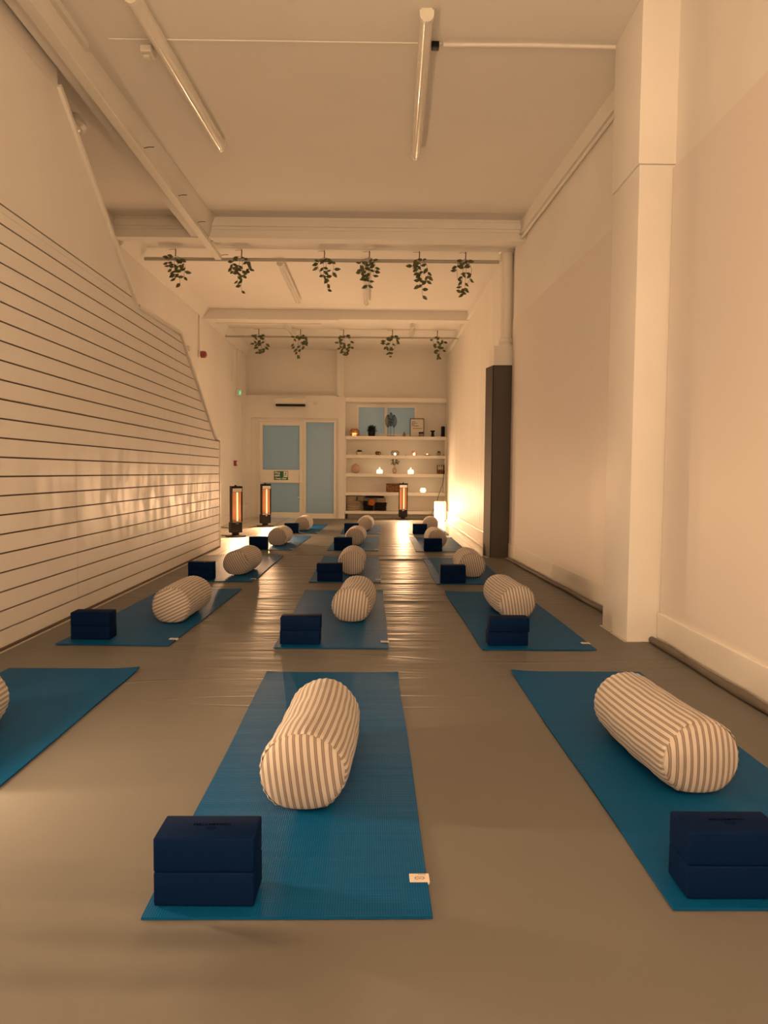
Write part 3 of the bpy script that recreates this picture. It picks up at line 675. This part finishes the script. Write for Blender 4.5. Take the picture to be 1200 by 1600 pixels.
# top shelf
t = lathe_thing('glass_candle_bowl', 'amber glass bowl with tealights at the left end of the top shelf', 'candle holder', -.476, YI, S[1], [(.07, 0), (.098, .03), (.102, .07), (.085, .12), (.062, .15), (.058, .15), (.08, .118), (.095, .07), (.09, .032), (.06, .006)], amber_m)
for dx, dy in ((-.03, -.02), (.028, .01), (.0, .03)):
    bm = bm_new(); add_lathe(bm, [(.02, .008), (.022, .03), (.02, .045), (.008, .07)], dx, dy, 0, 12); obj('tealight', bm, flame_m, t, True)
def bushy(name, label, x, y, z, pr, ph_, fr, fh, potm, lm, n, seed, spiky=0.5):
    t = thing(name, label, 'potted plant', (x, y, z)); bm = bm_new()
    add_lathe(bm, [(pr*.8, 0), (pr*.86, ph_*.1), (pr, ph_*.95), (pr, ph_), (pr*.85, ph_), (pr*.8, ph_*.85)], n=24); obj('pot', bm, potm, t, True)
    rnd = random.Random(seed); bm = bm_new()
    for k in range(n):
        a = rnd.uniform(0, 2*pi); e = rnd.uniform(.15, 1.45); L_ = fh*rnd.uniform(.6, 1.0)
        d = Vector((cos(a)*cos(e)*fr/fh, sin(a)*cos(e)*fr/fh, sin(e))); b0 = Vector((cos(a)*pr*.5*rnd.random(), sin(a)*pr*.5*rnd.random(), ph_*.85))
        s = d.cross(Vector((0, 0, 1))).normalized()*fh*.17*rnd.uniform(.6, 1.2); m1 = b0+d*L_*.55; tip = b0+d*L_ - Vector((0, 0, spiky*.06*fh/.12*cos(e)))
        v = [bm.verts.new(p) for p in (b0, m1+s, tip, m1-s)]; c_ = bm.verts.new(m1+Vector((0, 0, .004))); 
        for q in ((0, 1), (1, 2), (2, 3), (3, 0)): bm.faces.new((v[q[0]], v[q[1]], c_))
    obj('foliage', bm, lm, t); return t
bushy('potted_plant', 'bushy dark plant in a black pot in front of the alcove window', -.13, YI, S[1], .078, .125, .135, .15, black_m, leafd_m, 170, 3)
# metal leaf sculpture: three wire leaves on stems
t = thing('leaf_sculpture', 'dark metal sculpture of three mesh leaves on a stand by the window', 'ornament', (.258, YI, S[1]))
box_obj('base_plate', wire_m, t, -.085, .085, -.03, .03, 0, .012, bev=.002)
mesh_m = mat('woven_metal_mesh', (0.05, 0.06, 0.06), 0.5, metal=0.4)
for dx, dz, hh, ww, yy in ((-.062, .18, .26, .115, -.012), (.0, .20, .29, .10, .012), (.062, .18, .26, .115, 0.0)):
    bm = bm_new(); n = 20; Lp, Rp = [], []
    for i in range(n+1):
        v = i/n; wd = ww/2*sin(pi*v)**.75 if 0 < v < 1 else 0; z = dz+hh*v
        Lp.append((dx-wd, yy, z)); Rp.append((dx+wd, yy, z))
    add_tube(bm, Lp, .0028, 6); add_tube(bm, Rp, .0028, 6); add_tube(bm, [(dx, yy, 0.01), (dx, yy, dz+hh)], .003, 6)
    for i in range(1, 42):
        v = i/42; wd = ww/2*sin(pi*v)**.75; z = dz+hh*v
        add_box(bm, dx-wd, dx+wd, yy-.001, yy+.001, z-.0014, z+.0014)
    for q in range(-4, 5):
        pts = [(dx+q/5*ww/2*sin(pi*i/n)**.75, yy, dz+hh*i/n) for i in range(1, n)]; add_tube(bm, pts, .0011, 4)
    obj('leaf', bm, mesh_m, t)
lathe_thing('small_bottle', 'small rounded glass bottle left of the framed print', 'bottle', .527, YI-.02, S[1], [(.028, 0), (.032, .02), (.030, .05), (.016, .072), (.012, .085), (.014, .092), (.006, .094)], amber_m)
t = thing('framed_print', 'black framed print with short lines of text leaning on the top shelf', 'picture frame', (.79, YI+.06, S[1]), 0); t.rotation_euler = (R(-6), 0, 0)
bm = bm_new(); W_, H_ = .285, .375
for b in ((-W_/2, -W_/2+.012, 0, H_), (W_/2-.012, W_/2, 0, H_), (-W_/2+.012, W_/2-.012, 0, .012), (-W_/2+.012, W_/2-.012, H_-.012, H_)): add_box(bm, b[0], b[1], -.012, .008, b[2], b[3])
obj('frame', bm, black_m, t); pp = box_obj('print', poster_m, t, -W_/2+.012, W_/2-.012, -.004, .004, .012, H_-.012)
bm = bm_new(); rnd = random.Random(2)
for z, xa, xb in ((.308, -.105, -.04), (.280, -.105, .0), (.252, -.105, -.05), (.224, -.108, .03), (.172, -.085, .10)):
    x = xa
    while x < xb:
        w2 = rnd.uniform(.006, .011); add_box(bm, x, x+w2, -.006, -.0042, z-.006, z+.006); x += w2+rnd.choice([.002, .002, .006])
obj('lettering', bm, print_m, pp)
t = thing('glass_jar', 'small glass jar with dark lid in front of the framed print', 'jar', (.87, YI-.05, S[1]))
bm = bm_new(); add_lathe(bm, [(.045, 0), (.05, .008), (.05, .055), (.047, .06)]); obj('glass', bm, mat('pale_jar_glass', (.6, .5, .4), .15, trans=.6), t, True)
bm = bm_new(); add_lathe(bm, [(.052, .06), (.052, .085), (.048, .09)]); obj('lid', bm, black_m, t, True)
lathe_thing('candlestick', 'black waisted candlestick at the right of the top shelf', 'candlestick', 1.103, YI-.03, S[1], [(.045, 0), (.046, .012), (.026, .03), (.024, .04), (.036, .058), (.024, .076), (.026, .09), (.048, .11), (.048, .125), (.02, .126)], black_m)
lathe_thing('cylinder_vase', 'tall plain black cylinder at the right end of the top shelf', 'vase', 1.310, YI-.03, S[1], [(.037, 0), (.038, .004), (.038, .205), (.034, .21), (.03, .2)], black_m)
# second shelf
t = bushy('potted_plant', 'low green plant in a white trough on the second shelf', -.377, YI, S[2], .062, .062, .072, .065, ceramic_m, leaf_m, 150, 8, .2)
t = thing('knot_ornament', 'small brown woven knot ornament on the second shelf', 'ornament', (0.003, YI, S[2]))
for k, (rz, cx) in enumerate(((.4, -.022), (-.5, .022), (1.2, 0))):
    bm = bm_new(); M = Matrix.Rotation(rz, 3, 'Y') @ Matrix.Rotation(.5*k, 3, 'Z')
    add_tube(bm, [M @ Vector((.030*cos(2*pi*i/20), .012*sin(4*pi*i/20), .030*sin(2*pi*i/20))) + Vector((cx, 0, .042)) for i in range(21)], .009, 8); obj('loop', bm, wicker_m, t, True)
def lattice_bowl(label, x, y, z, r, h, m, lit=True):
    t = thing('lattice_tealight_holder', label, 'candle holder', (x, y, z), 0, 'open lattice tealight holders')
    bm = bm_new(); n = 10
    for s in (1, -1):
        for k in range(n):
            pts = []
            for i in range(9):
                v = i/8; a = 2*pi*k/n + s*v*1.1; rr = r*(.72+.28*sin(pi*(v*.8+.15))); pts.append((rr*cos(a), rr*sin(a), .004+h*v))
            add_tube(bm, pts, .0035, 5)
    add_tube(bm, [(r*.74*cos(2*pi*i/24), r*.74*sin(2*pi*i/24), .004+h) for i in range(25)], .004, 5)
    add_lathe(bm, [(r*.8, 0), (r*.8, .006)], n=20); obj('lattice', bm, m, t, True)
    bm = bm_new(); add_lathe(bm, [(.02, .007), (.022, .03), (.012, .05)], n=12); obj('tealight', bm, flame_m if lit else ceramic_m, t, True); return t
lattice_bowl('wide lattice tealight holder in the middle of the second shelf', .346, YI, S[2], .082, .085, wicker_m)
lattice_bowl('round copper lattice tealight holder on the second shelf', .732, YI, S[2], .056, .085, mat('copper', (.6, .28, .14), .3, metal=.8))
t = lathe_thing('tealight_dish', 'shallow white dish with a lit tealight on the second shelf', 'candle holder', 1.0, YI, S[2], [(.03, 0), (.068, .012), (.072, .018), (.06, .014), (.02, .008)], ceramic_m, part='dish')
bm = bm_new(); add_lathe(bm, [(.019, .010), (.02, .028), (.01, .040)], n=12); obj('tealight', bm, candle_m, t, True)
bushy('potted_plant', 'tiny dark succulent in a grey pot at the second shelf end', 1.235, YI, S[2], .045, .058, .04, .065, mat('grey_pot', (.35, .31, .27), .7), leafd_m, 60, 12)
t = thing('incense_dish', 'small curled dish beside the tiny succulent pot', 'dish', (1.315, YI-.05, S[2])); bm = bm_new(); add_lathe(bm, [(.018, 0), (.03, .012), (.033, .02), (.026, .014), (.01, .006)], n=18); obj('body', bm, tan_m, t, True)
for i, x in enumerate((-.51, -.105, .10, .22, .56, .90, 1.12)):
    bm = bm_new(); add_lathe(bm, [(.019, 0), (.020, .004), (.020, .014), (.016, .016)], n=14); o = obj('tealight', bm, ceramic_m if i % 2 else silver_m, None, True); o.location = (x, YP+.06, S[2])
    tag(o, 'small unlit tealight on the front of the second shelf, %s from the left' % ('first', 'second', 'third', 'fourth', 'fifth', 'sixth', 'seventh')[i], 'tealight', 'tealights along the second shelf')
# third shelf
t = thing('round_vase', 'flat round tan vase at the left of the third shelf', 'vase', (-.45, YI, S[3]))
bm = bm_new(); add_lathe(bm, [(.02, -.032), (.065, -.026), (.085, -.012), (.090, 0), (.085, .012), (.065, .026), (.02, .032)], 0, 0, .092, 32, 'y'); obj('body', bm, tan_m, t, True)
bm = bm_new(); add_lathe(bm, [(.018, .175), (.018, .20), (.014, .20)], n=16); obj('neck', bm, tan_m, t, True)
def house_candle(label, x):
    t = thing('candle_lantern', label, 'candle holder', (x, YI-.02, S[3]), 0, 'glowing jar candles on the third shelf')
    bm = bm_new(); add_lathe(bm, [(.050, 0), (.060, .008), (.062, .05), (.056, .072), (.030, .085), (.016, .088)], n=24); obj('jar', bm, candle_m, t, True)
    bm = bm_new(); add_lathe(bm, [(.016, .088), (.012, .098), (.018, .108), (.008, .124)], n=14); obj('knob', bm, candle_m, t, True)
    return t
house_candle('glowing white jar candle left of the doughnut vase', .037); house_candle('glowing white jar candle right of the doughnut vase', .667)
t = thing('doughnut_vase', 'tan doughnut vase holding a green sprig on the third shelf', 'vase', (.34, YI, S[3]))
bm = bm_new(); add_tube(bm, [(.030*cos(2*pi*i/28), 0, .066+.048*sin(2*pi*i/28)) for i in range(29)], .018, 12); add_lathe(bm, [(.03, 0), (.032, .006), (.02, .02)], n=16); add_lathe(bm, [(.014, .12), (.012, .135), (.017, .15), (.012, .15)], n=16); obj('body', bm, tan_m, t, True)
rnd = random.Random(5); bm = bm_new()
for k in range(60):
    a = rnd.uniform(0, 2*pi); rr = rnd.uniform(.01, .075); z = .19+rnd.uniform(-.02, .09); p = Vector((rr*cos(a), rr*sin(a)*.6, z)); d = Vector((cos(a), sin(a)*.5, rnd.uniform(-.2, .9))).normalized()*.034; s = d.cross(Vector((rnd.uniform(-1, 1), 1, .3))).normalized()*.011
    v = [bm.verts.new(q) for q in (p, p+d*.5+s, p+d, p+d*.5-s)]; bm.faces.new(v)
obj('foliage', bm, leaf_m, t)
bm = bm_new()
for k in range(5): a = k*1.26; add_tube(bm, [(0, 0, .14), (.02*cos(a), .01*sin(a), .19), (.05*cos(a), .03*sin(a), .25)], .0018, 5)
obj('stem', bm, stem_m, t)
t = thing('bottle_rack', 'brown wooden rack holding pale bottles at the third shelf end', 'bottle rack', (1.285, YI, S[3]))
bm = bm_new()
add_box(bm, -.08, .08, -.05, .05, 0, .012); add_box(bm, -.08, .08, -.054, -.044, .012, .09, bev=.002); add_box(bm, -.08, .08, .044, .054, .012, .185)
add_prism(bm, [(-.05, 0), (.05, 0), (.05, .14), (.02, .19), (-.02, .19), (-.05, .11)], -.084, -.076, 'x'); add_prism(bm, [(-.05, 0), (.05, 0), (.05, .14), (.02, .19), (-.02, .19), (-.05, .11)], .052, .060, 'x'); obj('rack', bm, wicker_m, t)
for k, x in enumerate((-.052, -.014, .026)):
    o = lathe_thing('oil_bottle', '%s of three pale bottles standing in the wooden rack' % ('leftmost', 'middle one', 'rightmost')[k], 'bottle', 1.285+x, YI, S[3]+.0125, [(.016, 0), (.0185, .006), (.0185, .125), (.010, .145), (.009, .175), (.011, .19)], ceramic_m, 'pale bottles in the rack', n=16)
# fourth shelf
t = thing('wicker_basket', 'brown wicker box basket on the fourth shelf behind the heater', 'basket', (.33, YI+.02, S[4]))
box_obj('body', wicker_m, t, -.155, .155, -.09, .09, 0, .145, bev=.02); box_obj('lid', wicker_m, t, -.16, .16, -.095, .095, .146, .175, bev=.012)
t = lathe_thing('round_candle_jar', 'glowing squat round candle jar on the fourth shelf', 'candle holder', .922, YI, S[4], [(.03, 0), (.056, .02), (.060, .048), (.05, .08), (.032, .092)], candle_m, part='jar')
bm = bm_new(); add_lathe(bm, [(.034, .092), (.034, .098), (.028, .10)], n=18); obj('rim', bm, black_m, t, True)
# bottom shelf: folded blankets
def blanket(label, x0, x1, z0, z1, m, seed, cat='blanket', y0=YP+.02, y1=YA-.04):
    rnd = random.Random(seed); t = bmesh.new(); n = 3
    layers = max(2, int((z1-z0)/.022)); hgt = (z1-z0)/layers; bm = bm_new()
    for k in range(layers):
        tt = bmesh.new(); bmesh.ops.create_cube(tt, size=1.0); bmesh.ops.subdivide_edges(tt, edges=tt.edges[:], cuts=5, use_grid_fill=True)
        ph = rnd.uniform(0, 6); dx = rnd.uniform(-.008, .008)
        for v in tt.verts:
            X, Y, Z = v.co; s = (1-abs(2*Y)**6*.05); rr = 1-.06*abs(2*Z)**2
            v.co = Vector(((x0+x1)/2+dx+X*(x1-x0-.018)*rr, (y0+y1)/2+Y*(y1-y0)*rr + .006*sin(X*7+ph), z0+hgt*(k+.5)+Z*hgt*.94*(1-.45*abs(2*X)**3)*(1-.5*max(0, -2*Y)**6) + .003*sin(X*8+ph)*sin(Y*5)*(1 if 0 < k < layers-1 else 0)))
        t_ = tt; bmesh.ops.recalc_face_normals(t_, faces=t_.faces[:]); merge(bm, t_)
    t.free(); return tag(obj('folded_blanket', bm, m, None, True), label, cat, 'folded blankets on the bottom shelf')
zb = S[5]+.001
blanket('cream folded blanket at the bottom of the left pile', -.635, -.325, zb, zb+.062, cream_m, 1)
blanket('cream folded blanket second from the bottom of the left pile', -.63, -.31, zb+.063, zb+.125, cream_m, 2)
blanket('cream folded blanket third in the left pile under a ruffled one', -.635, -.33, zb+.126, zb+.195, cream_m, 3)
blanket('ruffled cream blanket on top of the left pile', -.63, -.42, zb+.197, zb+.292, cream_m, 4)
blanket('cream blanket tucked beside the top of the left pile', -.415, -.28, zb+.2, zb+.29, cream_m, 5)
blanket('charcoal folded blanket at the bottom of the middle pile', -.30, -.08, zb, zb+.10, dark_wool_m, 6)
blanket('charcoal folded blanket above the bottom one of the middle pile', -.305, -.19, zb+.101, zb+.196, dark_wool_m, 7)
blanket('charcoal blanket at the top of the middle pile behind the orange roll', -.27, .14, zb+.262, zb+.298, dark_wool_m, 8)
blanket('charcoal folded blanket at the bottom of the right pile', -.075, .19, zb, zb+.085, dark_wool_m, 9)
blanket('charcoal folded blanket upper in the right pile under the cream one', -.07, .20, zb+.086, zb+.165, dark_wool_m, 10)
blanket('cream blanket laid over the charcoal ones at the right', -.02, .18, zb+.167, zb+.258, cream_m, 11)
bm = bm_new(); add_lathe(bm, [(.02, -.125), (.055, -.122), (.066, -.11), (.066, .12), (.05, .13)], -.117, YI, zb+.173, 28, 'y'); ro_ = tag(obj('rolled_blanket', bm, orange_wool_m, None, True), 'orange rolled blanket seen end on among the charcoal blankets', 'blanket')
bm = bm_new(); pts = [(-.117+(.008+.0023*i)*cos(i*.75), YI-.128, zb+.173+(.008+.0023*i)*sin(i*.75)) for i in range(22)]; add_tube(bm, pts, .0045, 6); obj('spiral_fold', bm, mat('orange_wool_dark', (.42, .11, .015), .95), ro_, True)

# ================================================================ SIGN, OVER-DOOR HEATER, LEFT WALL FITTINGS
t = thing('fire_exit_sign', 'green and white fire exit keep clear sign on the door rail', 'sign', (-1.94, YP-.0225, .856))
box_obj('panel', green_m, t, -.141, .141, -.003, 0, -.088, .088)
RX = (R(90), 0, 0)
text_obj('lettering', 'Fire', .066, white_m, t, (-.125, -.0035, .052), RX, .0003, 'LEFT', .0016); text_obj('lettering', 'exit', .066, white_m, t, (-.125, -.0035, .002), RX, .0003, 'LEFT', .0016)
text_obj('lettering', 'Keep clear', .050, white_m, t, (0, -.0035, -.058), RX, .0003, 'CENTER', .0012, sx=1.05)
bm = bm_new(); add_box(bm, .05, .132, -.0042, -.003, -.030, .080); pg = obj('pictogram_panel', bm, white_m, t)
bm = bm_new()
add_lathe(bm, [(.0075, 0), (.0075, .0012)], .098, -.0054, .064, 14, 'y')
def bar(a, b, w2):
    a, b = Vector(a), Vector(b); d = (b-a).normalized(); n_ = Vector((-d.y, d.x))*w2/2
    add_prism(bm, [tuple(a+n_), tuple(b+n_), tuple(b-n_), tuple(a-n_)], -.0054, -.0042, 'y')
bar((.095, .055), (.088, .02), .014); bar((.095, .052), (.112, .040), .006); bar((.092, .052), (.074, .038), .006); bar((.090, .022), (.108, .006), .008); bar((.108, .008), (.104, -.016), .007); bar((.088, .022), (.078, .0), .008); bar((.078, .002), (.062, -.012), .007)
add_prism(bm, [(.058, -.022), (.064, -.022), (.064, .07), (.058, .07)], -.0054, -.0042, 'y')
obj('running_figure', bm, green_m, pg)
t = thing('over_door_heater', 'white wall heater with dark outlet slot above the frosted door', 'heater', (-1.745, YP-.001, 2.32))
bm = bm_new(); add_prism(bm, [(-.0, -.045), (-.12, -.045), (-.145, -.02), (-.145, .06), (-.12, .088), (0, .088)], -.305, .305, 'x'); obj('casing', bm, plastic_m, t)
bm = bm_new(); add_box(bm, -.288, .288, -.125, -.004, -.085, -.046); obj('outlet_slot', bm, black_m, t)
box_obj('badge', silver_m, t, .17, .26, -.147, -.1445, -.005, .006)
t = thing('junction_box', 'small round white box on the wall right of the over-door heater', 'junction box', (-1.26, YP-.001, 2.31))
bm = bm_new(); add_lathe(bm, [(.04, 0), (.04, -.03), (.03, -.036)], n=20, axis='y'); obj('body', bm, plastic_m, t, True)
bm = bm_new(); add_tube(bm, [(-.04, -.012, 0), (-.10, -.008, .03), (-.18, -.02, .04)], .005, 6); obj('cable', bm, plastic_m, t)
# alarm sounder
t = thing('alarm_sounder', 'red and white alarm sounder on the left wall below a conduit', 'alarm', (LW, 10.75, 2.67))
box_obj('backplate', plastic_m, t, 0, .03, -.06, .06, -.055, .055, bev=.01)
bm = bm_new(); add_lathe(bm, [(.05, .03), (.052, .07), (.048, .10), (.03, .115)], axis='x', n=24); obj('red_horn', bm, red_m, t, True)
bm = bm_new(); add_tube(bm, [(.012, -.01, .05), (.012, -.01, .60)], .009, 8); obj('conduit', bm, plastic_m, t)
bm = bm_new(); add_box(bm, LW, LW+.05, 10.05, 10.09, 2.60, 2.68, bev=.01); tag(obj('wall_bracket', bm, plastic_m), 'small white bracket on the left wall beside the alarm sounder', 'bracket')
t = thing('emergency_light', 'small emergency light glowing green high on the left wall', 'light', (LW+.004, 13.60, 2.40))
box_obj('housing', plastic_m, t, 0, .05, -.10, .10, -.06, .07, bev=.01); 
bm = bm_new(); add_lathe(bm, [(.04, .05), (.038, .065), (.02, .075)], 0, 0, .02, 16, 'x'); obj('green_lens', bm, exit_m, t, True)
bm = bm_new(); add_tube(bm, [(.01, 0, .07), (.01, 0, .86)], .007, 8); add_tube(bm, [(.01, 0, .86), (.01, -.45, .86), (.01, -.45, .18)], .007, 8); obj('conduit', bm, plastic_m, t)
t = thing('call_point', 'small red fire alarm call point on the left wall', 'alarm', (LW, 13.35, 1.085))
box_obj('body', red_m, t, 0, .05, -.055, .055, -.05, .05, bev=.006); box_obj('press_plate', white_m, t, .05, .053, -.03, .03, -.025, .03)
# stub wall at the far left corner
quick('wall_left', wall_m, LW, LW+.035, 13.85, 14.35, 0, 3.39)
bm = bm_new(); add_box(bm, LW, LW+.09, 13.3, 14.3, 0.15, 0.30, bev=.01); struct('trim_9', bm, wall_m)

# ================================================================ COLUMN, PADDED POST
t = thing('padded_post', 'dark brown padded box around the foot of the right column', 'post padding', (1.36, 8.0, 0))
bm = bm_new(); add_prism(bm, [(-.102, -.11), (.122, -.125), (.125, .13), (-.147, .12)], 0, 2.125); obj('padding', bm, brown_m, t)
box_obj('seam_strip', black_m, t, -.106, -.096, -.116, -.104, 0, 2.12)
bm = bm_new(); add_prism(bm, [(1.27, 7.90), (1.485, 7.885), (1.48, 8.12), (1.245, 8.10)], 2.127, 2.335); struct('pillar', bm, wall_m)
t = thing('iron_column', 'round white iron column with collar above the brown padded post', 'column', (1.405, 7.99, 2.337))
bm = bm_new(); add_lathe(bm, [(.062, .06), (.064, .10), (.066, 1.04)], n=28); obj('shaft', bm, gloss_m, t, True)
bm = bm_new(); add_lathe(bm, [(.085, 0), (.088, .015), (.072, .035), (.088, .055), (.086, .085), (.064, .095)], n=28); obj('collar', bm, gloss_m, t, True)
bm = bm_new(); add_lathe(bm, [(.066, 1.02), (.09, 1.03), (.09, 1.047)], n=28); obj('cap', bm, gloss_m, t, True)
bm = bm_new(); add_tube(bm, [(1.487, 7.93, 2.36), (1.487, 7.93, 3.38)], .012, 10); tag(obj('riser_pipe', bm, gloss_m), 'thin white pipe rising beside the round column', 'pipe')

# ================================================================ FLUORESCENT BATTENS
def batten(label, x, y0, y1, z, w2=.075, dep=.085, dx=0.0):
    t = thing('batten_light', label, 'ceiling light', (x, y0, z), -math.atan2(dx, y1-y0), 'unlit fluorescent battens'); L_ = y1-y0
    box_obj('housing', plastic_m, t, -w2*.42, w2*.42, .02, L_-.02, -.03, 0, bev=.003)
    bm = bm_new(); pf = [(-w2/2, -.022)]+[(w2/2*-cos(pi*i/12), -.045-(dep-.045)*sin(pi*i/12)) for i in range(13)]+[(w2/2, -.022)]
    add_prism(bm, pf, .03, L_-.03, 'y'); obj('diffuser', bm, diffuser_m, t, True)
    for a, b in ((0, .03), (L_-.03, L_)):
        bm = bm_new(); add_prism(bm, [(p[0]*1.05, p[1]*1.03) for p in pf], a, b, 'y'); obj('end_cap', bm, plastic_m, t, True)
    return t
batten('white fluorescent batten on the near ceiling, right of centre', .25, 4.05, 5.80, 3.5, dx=.033)
batten('white fluorescent batten on the near ceiling at the left', -1.33, 3.93, 5.70, 3.5, dx=.09)
batten('white batten beyond the first beam on the left', -1.145, 8.36, 10.22, 3.385, dx=0)
batten('white batten beyond the first beam near the centre', -.165, 8.36, 10.29, 3.385, dx=-.02)
batten('short white batten beyond the far beam on the right', .555, 11.75, 12.82, 3.385, dx=.03)
batten('short white batten beyond the far beam on the left', -1.53, 11.75, 12.74, 3.385, dx=.03)
bm = bm_new(); add_box(bm, -1.45, -1.38, 4.44, 4.53, 3.455, 3.5, bev=.01); add_box(bm, -1.44, -1.40, 4.47, 4.51, 3.44, 3.456, bev=.004)
tag(obj('motion_sensor', bm, plastic_m), 'small white sensor on the ceiling beside the left batten', 'sensor')
bm = bm_new(); add_box(bm, .30, .345, 4.37, 4.41, 3.462, 3.5, bev=.004); tag(obj('junction_box', bm, black_m), 'small dark connector beside the right near batten', 'junction box')
t = thing('bulkhead_light', 'round white bulkhead lamp on the ceiling above the stair', 'ceiling light', (-2.36, 5.40, 3.5))
bm = bm_new(); add_lathe(bm, [(.19, 0), (.19, -.03), (.165, -.055)], n=36); obj('rim', bm, plastic_m, t, True)
bm = bm_new(); add_lathe(bm, [(.155, -.055), (.13, -.085), (.07, -.10), (.02, -.104)], n=36); obj('diffuser', bm, diffuser_m, t, True)

# ================================================================ RAILS WITH HANGING VINES
def rail(label, x0, x1, y, z0, z1, r=.013):
    bm = bm_new(); add_tube(bm, [(x0, y, z0), (x1, y, z1)], r, 10)
    return tag(obj('ceiling_rail', bm, rail_m, None, True), label, 'rail', 'ceiling rails')
rail('grey metal rail below the ceiling just beyond the first beam', -2.60, 1.33, 8.05, 3.278, 3.285, .020)
r2 = rail('pale rail below the ceiling beyond the far beam', -2.645, 1.375, 12.45, 3.255, 3.262, .016)
bm = bm_new(); add_tube(bm, [(-2.62, 12.45, 3.26), (-2.64, 12.40, 3.34), (-2.6, 12.3, 3.372), (-1.4, 12.3, 3.366), (0.2, 12.3, 3.372), (1.36, 12.3, 3.372)], .006, 6)
obj('cable', bm, plastic_m, r2)
def vine(label, x, y, ztop, zr, group, seed, drop=.33, lean=0.0, size=1.0):
    rnd = random.Random(seed); t = thing('hanging_vine', label, 'hanging plant', (x, y, ztop), 0, group)
    bm = bm_new(); add_tube(bm, [(0, 0, 0), (.003, 0, -.02), (0, 0, zr-ztop+.02)], .0055*size, 6); add_tube(bm, [(-.07*size, -.0, .0-.012), (-.03*size, 0, -.006), (0, 0, -.014)], .002, 5); obj('hook', bm, stem_m, t)
    bs = bm_new(); bl = bm_new(); zc = zr-ztop+.02
    def leaf(p, d, ln):
        d = d.normalized(); s = d.cross(Vector((rnd.uniform(-.4, .4), 1, rnd.uniform(-.4, .4)))).normalized(); nrm = d.cross(s)
        wv = ln*.25; fold = nrm*ln*.05
        c0 = [p, p+d*ln*.3+s*wv-fold, p+d*ln*.62+s*wv*.9-fold, p+d*ln, p+d*ln*.62-s*wv*.9-fold, p+d*ln*.3-s*wv-fold]
        v = [bl.verts.new(q) for q in c0]; m0 = bl.verts.new(p+d*ln*.45+nrm*ln*.03)
        for i in range(6): bl.faces.new((v[i], v[(i+1) % 6], m0))
    for b in range(4):
        side = (-1, 1, -.5, .4)[b]; ln = (drop*.55, drop*.62, drop*.85, drop)[b]*rnd.uniform(.85, 1.05)
        pts = [Vector((0, 0, zc))]; px = 0
        n = 7
        for i in range(1, n+1):
            v = i/n; px = side*.085*size*sin(v*pi*.75)*(1 if b < 2 else .55) + lean*v*.08
            pts.append(Vector((px + rnd.uniform(-.006, .006), rnd.uniform(-.02, .02) + (.03 if b % 2 else -.03)*v, zc + .035*size*sin(v*pi)*(1 if b < 2 else .3) - ln*v)))
        add_tube(bs, pts, .0018, 5)
        for i in range(1, len(pts)):
            if rnd.random() < .85 and not (b >= 2 and i < 3 and rnd.random() < .6):
                for sd in ((-1, 1) if rnd.random() < .25 else (rnd.choice((-1, 1)),)):
                    leaf(pts[i], Vector((sd*rnd.uniform(.4, 1), rnd.uniform(-.5, .5), rnd.uniform(-1.0, .15))), rnd.uniform(.058, .082)*size)
    obj('stem', bs, stem_m, t); obj('leaves', bl, leaf_m, t); return t
ORD = ('first', 'second', 'third', 'fourth', 'fifth', 'sixth')
for i, (px, dr_) in enumerate(((-2.253, .33), (-1.524, .35), (-.61, .35), (-.113, .34), (.441, .40), (.954, .43))):
    vine('leafy artificial vine on the nearer rail, %s from the left' % ORD[i], px, 8.03, 3.384, 3.29, 'artificial vines hanging on the nearer rail', 200+i, dr_, (-1)**i*.3)
for i, px in enumerate((-2.063, -1.347, -.607, .232, 1.006)):
    vine('leafy artificial vine on the farther rail, %s from the left' % ORD[i], px, 12.40, 3.384, 3.27, 'artificial vines hanging on the farther rail', 300+i, .40, (-1)**i*.4, 1.15)
